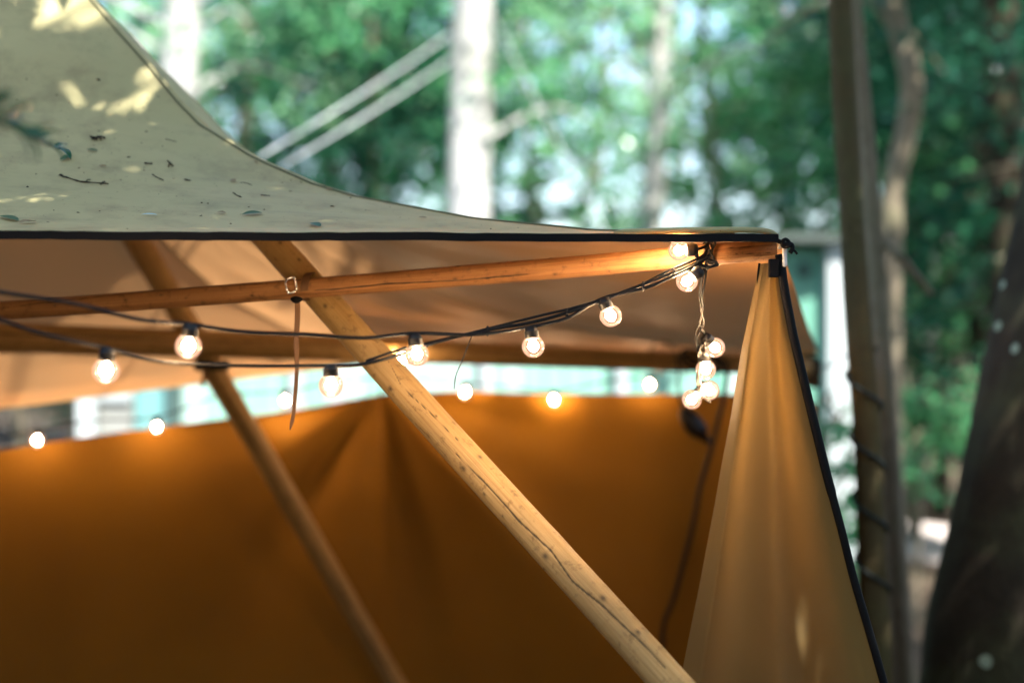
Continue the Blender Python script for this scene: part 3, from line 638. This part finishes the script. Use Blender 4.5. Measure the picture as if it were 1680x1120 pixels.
def twig(pxs, r, label, side=()):
    pts = []
    for x, y in pxs:
        p_, n_ = roofhit(x, y)
        if p_ is not None: pts.append(p_ + n_ * (r + random.uniform(0, .003)))
    if len(pts) < 2: return
    cpts = catmull(pts, 5); paths = [(cpts, [r * random.uniform(.6, 1.25) for _ in cpts])]
    for x0, y0, x1, y1 in side:
        a, n_ = roofhit(x0, y0); b, n2 = roofhit(x1, y1)
        if a is not None and b is not None: paths.append(([a + n_ * r, (a + b) / 2 + n_ * .004, b + n2 * r], r * .7))
    tag(tubes('fallen_twig', paths, M['twig'], None, 6), label, 'twig', 'twigs fallen on the tent roof')
twig([(97, 290), (112, 293), (130, 299), (150, 302), (178, 305)], .0016, 'longest black twig lying across the lower roof', [(140, 300, 148, 296), (165, 304, 172, 299), (105, 292, 99, 287)])
twig([(148, 226), (156, 228), (165, 226), (172, 229)], .0022, 'clotted dark twig cluster below the sun patches', [(150, 229, 160, 231), (160, 224, 166, 231)])
twig([(275, 266), (280, 271), (284, 274)], .0016, 'small forked black twig in mid roof', [(279, 270, 276, 275)])
twig([(250, 289), (258, 294), (268, 297)], .0014, 'short bent twig under the forked one')
twig([(382, 319), (390, 322), (396, 325)], .0012, 'curved black twig near the green leaf')
twig([(237, 269), (250, 270)], .0018, 'stubby black bark sliver on the roof')
twig([(428, 322), (442, 324)], .0010, 'straight thin twig above the green leaf')
twig([(272, 230), (290, 235)], .0007, 'hair thin stalk on the upper roof')
twig([(395, 300), (404, 301), (413, 305)], .0006, 'thin stalk trailing from the tan curled leaf')
twig([(302, 296), (313, 298)], .0013, 'short dark twig beside the bent one')
# specks: bud scales, frass, soil crumbs
V = []; F = []
def speck(px, py, r):
    p_, n_ = roofhit(px, py)
    if p_ is None: return
    b = len(V); q = n_.to_track_quat('Z', 'Y'); an = random.uniform(0, 6.28); el = random.uniform(1, 2.4)
    for k in range(6):
        a = an + k * math.pi / 3; rr = r * random.uniform(.6, 1.2); V.append(p_ + q @ Vector((math.cos(a) * rr * (el if k % 3 == 0 else 1), math.sin(a) * rr, .0004)))
    V.append(p_ + n_ * r * .9)
    for k in range(6): F.append((b + k, b + (k + 1) % 6, b + 6))
for (x, y, r) in ((45, 307, .003), (130, 276, .002), (138, 284, .0016), (161, 131, .0025), (163, 132, .002), (211, 258, .0024), (240, 216, .0022), (44, 130, .0018), (28, 165, .002), (183, 252, .0014), (162, 215, .0016), (100, 182, .0012), (331, 333, .0022), (341, 334, .0022), (545, 339, .003), (575, 325, .0026), (494, 299, .0018), (128, 349, .002), (260, 319, .0014), (285, 293, .0016), (408, 340, .0018), (435, 312, .001), (600, 345, .0015), (805, 376, .0022), (850, 374, .0015), (790, 370, .0012), (495, 333, .0012), (605, 346, .0012), (640, 340, .0015), (340, 254, .0009), (188, 228, .0013), (195, 236, .0013)):
    speck(x, y, r)
for _ in range(150): speck(random.uniform(-40, 900), random.uniform(150, 378), abs(random.gauss(.0007, .0005)) + .0003)
tag(link('debris', mesh('debris', V, F), None, [M['twig']], False), 'scattered dark specks of bark and bud scales on the roof', 'debris', kind='stuff')

# ------------------------------------------------------------------ plank shed behind the tent
sh = empty('plank_shed'); tag(sh, 'mint painted plank shed with white posts standing behind the tent', 'shed')
SY = 9.6
def sx(px, d=SY): return (px - 840) / FPX * d
x = sx(300); i = 0
while x < sx(1348):
    wd = random.uniform(.11, .17); pxm = 840 + (x + wd / 2) / SY * FPX
    if pxm > 1275: m = M['mint2'] if random.random() < .8 else M['mint']
    elif pxm > 870: m = random.choice([M['mint'], M['mint'], M['mintpale'], M['mint2']])
    elif pxm > 640: m = random.choice([M['mintpale'], M['mintpale'], M['mint']])
    else: m = random.choice([M['mintpale'], M['whitepaint'], M['mint'], M['mint']])
    rbox('board', Vector((x + wd / 2, SY + random.uniform(-.008, .008), 1.13)), wd - .008, .026, 2.22, m, sh, None, .003); x += wd
def panel(name, x0, x1, z0, z1, y, m, th=.05): rbox(name, Vector(((sx(x0) + sx(x1)) / 2, y, (z0 + z1) / 2)), sx(x1) - sx(x0), th, z1 - z0, m, sh, None, .005)
panel('post', 1352, 1394, 0, 2.30, SY - .05, M['whitepaint'], .16)
panel('post', 134, 160, 0, 2.26, SY - .05, M['whitepaint'], .12)
panel('panel', 164, 218, .05, 2.2, SY, M['greypaint']); panel('door', 222, 276, .05, 2.1, SY + .02, M['teal'])
panel('rail', 164, 218, 1.20, 1.28, SY - .04, M['whitepaint'], .03)
panel('post', 279, 297, 0, 2.26, SY - .03, M['darkpaint'], .10)
for a in (480, 790, 1010): panel('post', a, a + 18, 0, 2.24, SY - .06, M['whitepaint'], .08)
panel('side_wall', 1350, 1396, 0, 2.2, SY + 1.2, M['mint2'], 2.2)
panel('back_wall', 140, 1346, 0, 2.15, SY + 2.2, M['mint2'], .06)
panel('roof', 120, 1404, 2.262, 2.31, SY + 1.1, M['felt'], 2.6)
tubes('vent', [([Vector((sx(1318), SY - .03, 2.08)), Vector((sx(1318), SY - .012, 2.08))], .05)], M['darkpaint'], sh, 16)

# ------------------------------------------------------------------ trees
def leaves_np(C, nrm, L, W):
    n = len(C); nrm = nrm / np.linalg.norm(nrm, axis=1, keepdims=True)
    rv = RNG.normal(size=(n, 3)); ta = np.cross(nrm, rv); ta /= np.linalg.norm(ta, axis=1, keepdims=True); tb = np.cross(nrm, ta)
    L = L[:, None]; W = W[:, None]
    v = np.empty((n, 5, 3)); fold = nrm * W * .22
    v[:, 0] = C - ta * L * .5; v[:, 1] = C + tb * W * .5 + fold - ta * L * .08; v[:, 2] = C + ta * L * .5 - fold * .8; v[:, 3] = C - tb * W * .5 + fold - ta * L * .08; v[:, 4] = C
    b = np.arange(n)[:, None] * 5
    f = np.concatenate([b + np.array([[0, 1, 4]]), b + np.array([[1, 2, 4]]), b + np.array([[2, 3, 4]]), b + np.array([[3, 0, 4]])], 1).reshape(-1, 3)
    return v.reshape(-1, 3), f
def leaf_obj(name, C, nrm, L, W, mat, parent):
    v, f = leaves_np(C, nrm, L, W); me = bpy.data.meshes.new(name)
    me.vertices.add(len(v)); me.vertices.foreach_set('co', v.ravel().astype(np.float32))
    me.loops.add(f.size); me.loops.foreach_set('vertex_index', f.ravel().astype(np.int32))
    me.polygons.add(len(f)); me.polygons.foreach_set('loop_start', np.arange(0, f.size, 3, dtype=np.int32))
    me.update(calc_edges=True); me.validate()
    return link(name, me, parent, [mat], False)
def sprays(centres, per, rad, size, flat=.3):
    C = []; Nn = []; L = []
    for c in centres:
        k = per; tilt = RNG.normal(0, .35, 3) + np.array((0, 0, 1.0)); tilt /= np.linalg.norm(tilt)
        o = RNG.normal(size=(k, 3)) * rad * .55; o -= np.outer(o @ tilt, tilt) * (1 - flat)
        C.append(np.array(c) + o); Nn.append(tilt + RNG.normal(0, .45, (k, 3))); L.append(size * RNG.uniform(.65, 1.3, k))
    return np.concatenate(C), np.concatenate(Nn), np.concatenate(L)
def trunk_vf(pts, r, n=10, k=14, rough=.05, seed=0):
    c = catmull(pts, n); rr = np.interp(np.linspace(0, 1, len(c)), np.linspace(0, 1, len(r)), r)
    V, F = tube_vf(c, [float(x) for x in rr], k)
    out = []
    for i, v in enumerate(V):
        ci = c[i // k]; d = v - ci; out.append(ci + d * (1 + rough * 2 * (vnoise(v.z * 4 + seed, (i % k) * .7, seed) - .5)))
    return out, F, c
def sun_gap(C):                           # openings in the crowns above the tent, seen along the sun's direction
    s = np.array(SDIR); k = (C[:, 2] - 2.2) / s[2]; X = C[:, 0] - s[0] * k; Y = C[:, 1] - s[1] * k; keep = np.ones(len(C), bool)
    for i in range(len(C)):
        if X[i] < -.35 and Y[i] > 3.75 and Y[i] < 8: keep[i] = False
        elif Y[i] > 5.4: keep[i] = False
        elif X[i] < -.62 and Y[i] > 2.75 and Y[i] > 2.95 and vnoise(X[i] * 13 + Y[i] * 4, Y[i] * 10, 9) > .58: keep[i] = False
    return keep
def clearing(C):                          # crowns leave the shed front and parts of the path in the sun
    s = np.array(SDIR); k = (C[:, 1] - 9.6) / s[1]; xs_, zs_ = C[:, 0] - s[0] * k, C[:, 2] - s[2] * k
    keep = ~((C[:, 1] < 9.6) & (xs_ > -3.3) & (xs_ < 2.45) & (zs_ > -.2) & (zs_ < 2.5))
    k = C[:, 2] / s[2]; X = C[:, 0] - s[0] * k; Y = C[:, 1] - s[1] * k
    for i in np.nonzero((X > 2.4) & (X < 4.4) & (Y > 7.5) & (Y < 12.5))[0]:
        if vnoise(X[i] * 1.6, Y[i] * 1.1, 4) > .5: keep[i] = False
    return keep
def tree(name, pts, r, bark, label, group=None, crown=None, leafm='leaf', ncl=70, per=60, rad=.45, size=.085, limbs=14, seed=0, gap=False, rough=.05, k=14, cat='tree'):
    root = empty(name); tag(root, label, cat, group)
    V, F, c = trunk_vf(pts, r, 10, k, rough, seed); rnd = random.Random(seed + 5)
    cents = []
    if crown is not None:
        cc, cr = crown
        while len(cents) < ncl:
            q = Vector([rnd.uniform(-1, 1) for _ in range(3)])
            if .25 < q.length < 1: cents.append(Vector((cc[0] + q.x * cr[0], cc[1] + q.y * cr[1], cc[2] + q.z * cr[2])))
        for cn in cents[:limbs]:
            s = min(c, key=lambda q: abs(q.z - (cn.z - .5 * abs(cn.x - q.x) * .6)) + .02 * (q - cn).length)
            midp = s.lerp(cn, .5) + Vector((rnd.uniform(-.15, .15), rnd.uniform(-.15, .15), .12 + rnd.uniform(0, .2)))
            r0 = min(r) * .30 + .006; lp = catmull([s, midp, cn], 6)
            v, f = tube_vf(lp, list(np.linspace(r0, .006, len(lp))), 6, True, len(V)); V += v; F += f
    link('trunk', mesh('trunk', V, F), root, [M[bark]])
    if cents:
        C, Nn, L = sprays(cents, per, rad, size)
        kp = clearing(C); C, Nn, L = C[kp], Nn[kp], L[kp]
        if gap: kp = sun_gap(C); C, Nn, L = C[kp], Nn[kp], L[kp]
        leaf_obj('crown', C, Nn, L, L * RNG.uniform(.5, .7, len(L)), M[leafm], root)
    return root
def base(px, d): x_ = (px - 840) / FPX * d; return Vector((x_, d, gz(x_, d) - .05))
def top(px, d, z): return Vector(((px - 840) / FPX * d, d, z))
# pale beeches behind
tree('beech_tree', [base(758, 12), top(762, 12, 1.5), top(768, 12.0, 2.7), top(774, 12.1, 4.2), top(790, 12.1, 6.5), top(780, 12.2, 10)], [.27, .20, .185, .18, .15, .09], 'bark_pale', 'stout pale beech trunk that the guy ropes are tied to', None, ((-.4, 12.8, 6.2), (2.6, 2.0, 3.2)), 'leaf', 60, 50, .5, .10, 18, 1)
tree('beech_tree', [base(262, 13), top(268, 13, 2.8), top(285, 13, 3.6), top(302, 13.1, 4.8), top(320, 13.2, 8)], [.24, .18, .17, .16, .09], 'bark_pale', 'pale beech trunk rising behind the high end of the roof', None, ((-3.2, 13.6, 5.6), (2.2, 1.8, 2.9)), 'leaf_b', 50, 50, .5, .10, 16, 2)
tree('beech_tree', [base(1068, 13.5), top(1070, 13.5, 2.6), top(1080, 13.5, 3.8), top(1086, 13.6, 5), top(1095, 13.6, 8)], [.15, .11, .10, .09, .05], 'bark_pale', 'slim pale beech trunk rising over the shed roof', None, ((1.5, 13.0, 5.0), (1.8, 1.6, 2.4)), 'leaf_b', 60, 46, .45, .09, 14, 3)
tree('grey_tree', [base(398, 16), top(400, 16, 3), top(404, 16, 6), top(396, 16, 10)], [.12, .095, .085, .05], 'bark_brown', 'thin grey trunk standing beside the pale beech behind the high roof', None, ((-3.0, 16.4, 5.2), (2.2, 1.6, 2.6)), 'leaf', 60, 50, .5, .10, 14, 4)
tree('grey_tree', [base(540, 18), top(542, 18, 4), top(538, 18, 7), top(546, 18, 11)], [.13, .09, .08, .05], 'bark_brown', 'thin dark grey trunk deep behind the guy ropes', None, ((-1.6, 18.0, 5.0), (1.9, 1.2, 2.2)), 'leaf_d', 150, 55, .55, .11, 14, 5)
# saplings by the corner
tree('sapling', [base(1448, 4.2), P(1440, 1120, 4.2), P(1430, 900, 4.2), P(1422, 700, 4.2), P(1408, 520, 4.2), P(1397, 350, 4.2), P(1387, 180, 4.2), P(1379, 20, 4.2), P(1368, -160, 4.25), P(1360, -600, 4.3), P(1350, -1100, 4.3)], [.050, .044, .041, .040, .038, .037, .0355, .034, .032, .026, .02], 'bark_olive', 'dark olive sapling trunk wrapped with black rope next to the curtain', None, ((1.3, 4.1, 5.0), (1.3, 1.2, .9)), 'leaf', 60, 50, .35, .08, 12, 6, k=20, rough=.07)
s2 = tree('sapling', [base(1492, 4.8), P(1480, 1080, 4.8), P(1466, 850, 4.8), P(1453, 660, 4.8), P(1442, 500, 4.8), P(1433, 360, 4.8), P(1418, 180, 4.8), P(1405, 20, 4.8), P(1390, -250, 4.9), P(1380, -800, 5)], [.045, .039, .036, .034, .031, .028, .025, .022, .018, .012], 'bark_brown', 'slim brown sapling with side branch just behind the rope wrapped trunk', None, ((1.5, 5.4, 4.9), (1.2, 1.0, .9)), 'leaf_b', 45, 50, .35, .08, 10, 7, k=18, rough=.08)
tube('branch', [P(1448, 395, 4.8), P(1480, 425, 4.75), P(1505, 455, 4.9), P(1528, 482, 5.0)], [.017 - .0003 * i for i in range(25)], M['bark_brown'], s2, 10)
tree('forked_tree', [base(1462, 7.6), top(1458, 7.6, 1.2), P(1462, 400, 7.6), P(1468, 300, 7.6), P(1492, 190, 7.6), P(1494, 120, 7.6), P(1470, 30, 7.7), P(1455, -120, 7.8), P(1440, -500, 8)], [.085, .07, .06, .058, .058, .06, .055, .05, .03], 'bark_brown', 'kinked grey tree with a pale elbow deeper in the shade', None, ((2.6, 8.2, 4.3), (1.5, 1.0, 1.6)), 'leaf_d', 90, 60, .4, .085, 12, 8)
# big leaning tree at the edge
tree('oak_tree', [Vector((1.50, 4.25, -.05)), P(1645, 1100, 4.25), P(1672, 880, 4.28), P(1705, 680, 4.3), P(1740, 480, 4.35), P(1775, 280, 4.4), P(1810, 80, 4.45), P(1860, -250, 4.5), P(1900, -800, 4.6)], [.30, .235, .205, .185, .172, .165, .158, .15, .10], 'bark_dark', 'massive leaning dark trunk with sun flecks painted pale on its bark', None, ((2.6, 4.6, 5.6), (2.6, 2.4, 1.6)), 'leaf_d', 210, 70, .5, .10, 26, 9, rough=.09, k=32)
# darker trunks in the shaded wood
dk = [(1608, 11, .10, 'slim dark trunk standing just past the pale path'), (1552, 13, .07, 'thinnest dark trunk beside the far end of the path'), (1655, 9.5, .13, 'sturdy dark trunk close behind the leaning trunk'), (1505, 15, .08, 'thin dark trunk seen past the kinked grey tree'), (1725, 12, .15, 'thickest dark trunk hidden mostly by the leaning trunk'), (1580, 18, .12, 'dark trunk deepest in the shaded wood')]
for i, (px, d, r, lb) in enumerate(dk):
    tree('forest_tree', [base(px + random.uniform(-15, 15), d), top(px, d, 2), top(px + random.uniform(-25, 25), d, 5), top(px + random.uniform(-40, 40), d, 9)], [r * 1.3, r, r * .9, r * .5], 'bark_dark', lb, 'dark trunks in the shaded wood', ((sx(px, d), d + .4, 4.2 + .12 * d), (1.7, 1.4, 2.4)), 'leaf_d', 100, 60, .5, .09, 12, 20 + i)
# understory saplings and further trees that fill the wood
fill = [(-260, 12, 3.4, 'leaf'), (120, 17, 4.4, 'leaf_b'), (480, 17, 4.2, 'leaf'), (620, 15, 4.0, 'leaf_d'), (640, 20, 4.2, 'leaf'), (880, 15, 3.8, 'leaf'), (960, 16.5, 4.2, 'leaf_b'), (1180, 14.5, 3.9, 'leaf'), (1260, 15.5, 4.2, 'leaf_b'), (1330, 15.5, 4.0, 'leaf'), (1400, 19, 4.4, 'leaf_d'), (1560, 14, 3.2, 'leaf'), (1640, 16, 4.2, 'leaf'), (1500, 11.5, 2.2, 'leaf'), (1700, 10, 2.4, 'leaf_d'), (40, 15, 3.6, 'leaf'), (330, 19, 4.6, 'leaf'), (1120, 21, 5.0, 'leaf'), (780, 22, 5.0, 'leaf'), (1660, 13, 5.0, 'leaf_d'), (1480, 20, 5.6, 'leaf_d')]
marks = [(-260, 'out past the high end of the roof'), (130, 'behind the high roof'), (290, 'beside the pale beech behind the high roof'), (450, 'by the thin grey trunk'), (620, 'under the paired guy ropes'), (800, 'close to the stout beech'), (940, 'between the stout beech and the slim one'), (1130, 'by the slim pale beech'), (1260, 'over the shed corner'), (1380, 'behind the rope wrapped sapling'), (1490, 'behind the kinked grey tree'), (1590, 'beyond the pale path'), (1690, 'behind the leaning dark trunk')]
for i, (px, d, z, lm) in enumerate(fill):
    xx = sx(px, d); hh = .24 * d + 1.6
    tree('understory_tree', [base(px, d), top(px + random.uniform(-20, 20), d, z * .6), top(px + random.uniform(-40, 40), d, z), top(px + random.uniform(-60, 60), d, z * 1.7)], [.06, .045, .035, .012], 'bark_brown', {'leaf': 'emerald', 'leaf_b': 'pale green', 'leaf_d': 'deep green'}[lm] + (' low' if z < 3 else ' tall' if z > 4.1 else '') + ' understory tree ' + min(marks, key=lambda q: abs(q[0] - px))[1], 'understory trees in the wood', ((xx, d, z), (1.5 + d * .03, 1.2, min(z * .62, 2.6))), lm, 120 if lm == 'leaf_d' else (40 if 850 < px < 1000 else 60) if px < 1350 else 90, 28 if lm == 'leaf_d' else 15, .38, .13 + d * .003, 12, 40 + i)
# shrubs by the corner
for i, (px, py, d, lb) in enumerate(((1350, 800, 6.2, 'small leafy shrub between the black edged curtain and the saplings'), (1500, 730, 8.2, 'leafy shrub at the edge of the pale path behind the saplings'), (1610, 690, 8.8, 'leafy shrub half hidden by the leaning dark trunk'), (1340, 920, 6.6, 'low shrub at the foot of the shed corner post'))):
    c = P(px, py, d)
    tree('leafy_shrub', [Vector((c.x, c.y, gz(c.x, c.y) - .03)), Vector((c.x + .03, c.y, c.z * .6)), c + Vector((0, 0, .2))], [.016, .012, .006], 'bark_brown', lb, 'shrubs by the tent corner', ((c.x, c.y, c.z), (.38, .35, .32)), 'leaf', (9, 22, 22, 16)[i], 22, .16, .085, 7, 80 + i, cat='shrub')
# far wood closing the view
C = []; Nn = []; L = []
for i in range(2000):
    d = random.uniform(22.5, 24.5); px = random.uniform(-500, 2200); zz = random.uniform(.3, .36 * d + 1.6)
    c0, n0, l0 = sprays([((px - 840) / FPX * d, d, zz)], 75, .95, .19); C.append(c0); Nn.append(n0); L.append(l0)
C = np.concatenate(C); Nn = np.concatenate(Nn); L = np.concatenate(L)
holes = []                               # gaps between the branches of the belt where the sky shows
for _ in range(18):
    hx_, hz_ = random.uniform(-9, 8.5), random.uniform(3.6, 7.6)
    holes += [(random.gauss(hx_, .75), random.gauss(hz_, .55), random.uniform(.10, .20)) for _ in range(10 if hx_ < 4 else 6)]
holes += [(random.uniform(-9.5, 9.5), random.uniform(2.6, 8), random.uniform(.08, .2)) for _ in range(90)]
holes += [(random.uniform(-2.2, 4.4), random.uniform(3.2, 4.4), random.uniform(.09, .19)) for _ in range(26)]
HX = np.array(holes); kp = np.ones(len(C), bool)
for hx_, hz_, hr_ in holes: kp &= (((C[:, 0] - hx_ * C[:, 1] / 23.5) / 1.25) ** 2 + (C[:, 2] - hz_) ** 2) > (hr_ + .07) ** 2
C, Nn, L = C[kp], Nn[kp], L[kp]
fw = leaf_obj('far_woods', C, Nn, L, L * .62, M['leaf_far'], None); tag(fw, 'distant mass of green leaves closing off the wood', 'woods', kind='stuff')
# trees standing over the tent (their crowns shade it)
def over(name, bx_, by_, dist, rad3, ncl, label, seed, tgt=Vector((-.4, 3.2, 1.9)), size=.10, per=75, rad=.5, leafm='leaf'):
    cc = tgt + SDIR * dist
    tree(name, [Vector((bx_, by_, gz(bx_, by_) - .05)), Vector((bx_ * .98, by_, 2.0)), Vector((bx_ * .9 + cc.x * .1, by_ * .9 + cc.y * .1, 4.0)), Vector((cc.x * .6 + bx_ * .4, cc.y * .6 + by_ * .4, cc.z)), Vector((cc.x, cc.y, cc.z + 1.0))], [.2, .16, .14, .1, .04], 'bark_pale', label, None, (tuple(cc), rad3), leafm, ncl, per, rad, size, 24, seed, True)
over('shade_tree', 2.9, -.8, 3.1, (2.3, 1.9, .55), 290, 'tall beech standing beside the photographer whose crown shades the tent', 101)
over('shade_tree', -3.4, -1.8, 7.0, (6.0, 5.0, 1.5), 420, 'broad beech whose crown spreads high above the tent', 102, Vector((.2, 3.6, 1.6)), .12, 75, .6)
for i, (bx_, by_) in enumerate(((-2.5, -4.5), (0.3, -5.2), (3.2, -4.6), (6.2, -3), (-5.5, -3.5), (-6.5, 1.0), (7, 1.5))):  # unseen trees added behind the camera to keep daylight out of the tent
    tree('shade_tree', [Vector((bx_, by_, gz(bx_, by_) - .05)), Vector((bx_, by_, 2)), Vector((bx_ + .1, by_, 4)), Vector((bx_, by_, 6))], [.16, .13, .1, .04], 'bark_brown', 'unseen leafy tree added opposite the open tent front to darken its inside', 'unseen trees added opposite the tent front', ((bx_, by_, 2.6), (1.8, 1.2, 2.4)), 'leaf_d', 190, 65, .5, .12, 14, 120 + i)
for i, (bx_, by_) in enumerate(((-3.6, -2.6), (-1.7, -3.0), (.2, -3.1), (2.0, -2.8), (3.8, -2.0), (4.6, .2), (-4.6, -.6))):  # low shrubs added out of view, blocking light into the tent front
    tree('added_shrub', [Vector((bx_, by_, gz(bx_, by_) - .05)), Vector((bx_, by_, 1)), Vector((bx_ + .1, by_, 2.2))], [.05, .04, .015], 'bark_brown', 'unseen dense shrub added before the open tent front to darken its inside', 'unseen shrubs added opposite the tent front', ((bx_, by_, 1.35), (1.3, .8, 1.35)), 'leaf_d', 150, 55, .4, .12, 14, 150 + i, cat='shrub')
# drooping sprig by the roof
spg = empty('drooping_sprig'); tag(spg, 'dark leafy sprig drooping over the sunlit high roof', 'sprig')
r0, _n = roofhit(112, 252)
sp = catmull([P(-140, 150, 1.40), P(-60, 185, 1.5), P(20, 210, 1.68), P(75, 236, 2.05), r0 + Vector((0, -.004, .006))], 8)
tubes('stem', [(sp, .0022)], M['twig'], spg, 6)
for i in range(26):
    p_ = sp[min(len(sp) - 1, 4 + i)]; me = leafmesh('leaf', .060 - .0012 * i, .032 - .0007 * i, .12)
    me.transform(Matrix.Translation(p_) @ Quaternion((random.uniform(-.6, .6), 1, random.uniform(-.5, .5)), random.uniform(-1.2, 1.2)).to_matrix().to_4x4() @ Quaternion((0, 0, 1), -1.4 + random.uniform(-.8, .8)).to_matrix().to_4x4())
    link('leaf', me, spg, [M['leaf_d']])
# ------------------------------------------------------------------ ropes
hx = []
for i in range(220):
    t_ = i / 219; y = 570 + 450 * t_; xc = np.interp(y, [520, 700, 900, 1120], [1408, 1422, 1430, 1440]); a = t_ * 2 * math.pi * 4.5
    c = P(xc, y, 4.2); hx.append(c + Vector((.047 * math.cos(a), .047 * math.sin(a), 0)))
tag(tubes('wrapped_rope', [(hx, .006)], M['darkrope'], None, 6), 'black rope spiralling down the dark olive sapling', 'rope')
def rope(a, b, r, label, sag=.02):
    pts = [a.lerp(b, i / 12) - Vector((0, 0, sag * 4 * (i / 12) * (1 - i / 12))) for i in range(13)]
    tag(tubes('guy_rope', [(catmull(pts, 3), r)], M['rope'], None, 8), label, 'rope', 'pale guy ropes tied to the trees')
rope(hip(C2, .55, 2) + Vector((-.3, .2, .1)) if False else P(370, 292, 5.6), P(738, 56, 11.9), .006, 'upper of two pale guy ropes running from behind the roof to the beech')
rope(P(400, 310, 5.6), P(742, 96, 11.9), .006, 'lower of two pale guy ropes running from behind the roof to the beech')
rope(P(806, 20, 12.0), P(1000, 392, 9.2), .004, 'pale guy rope slanting from the beech down towards the shed')
rope(P(1344, 610, 4.83), P(1440, 540, 4.8), .004, 'thin pale guy line from the far tent corner to the sapling', .01)
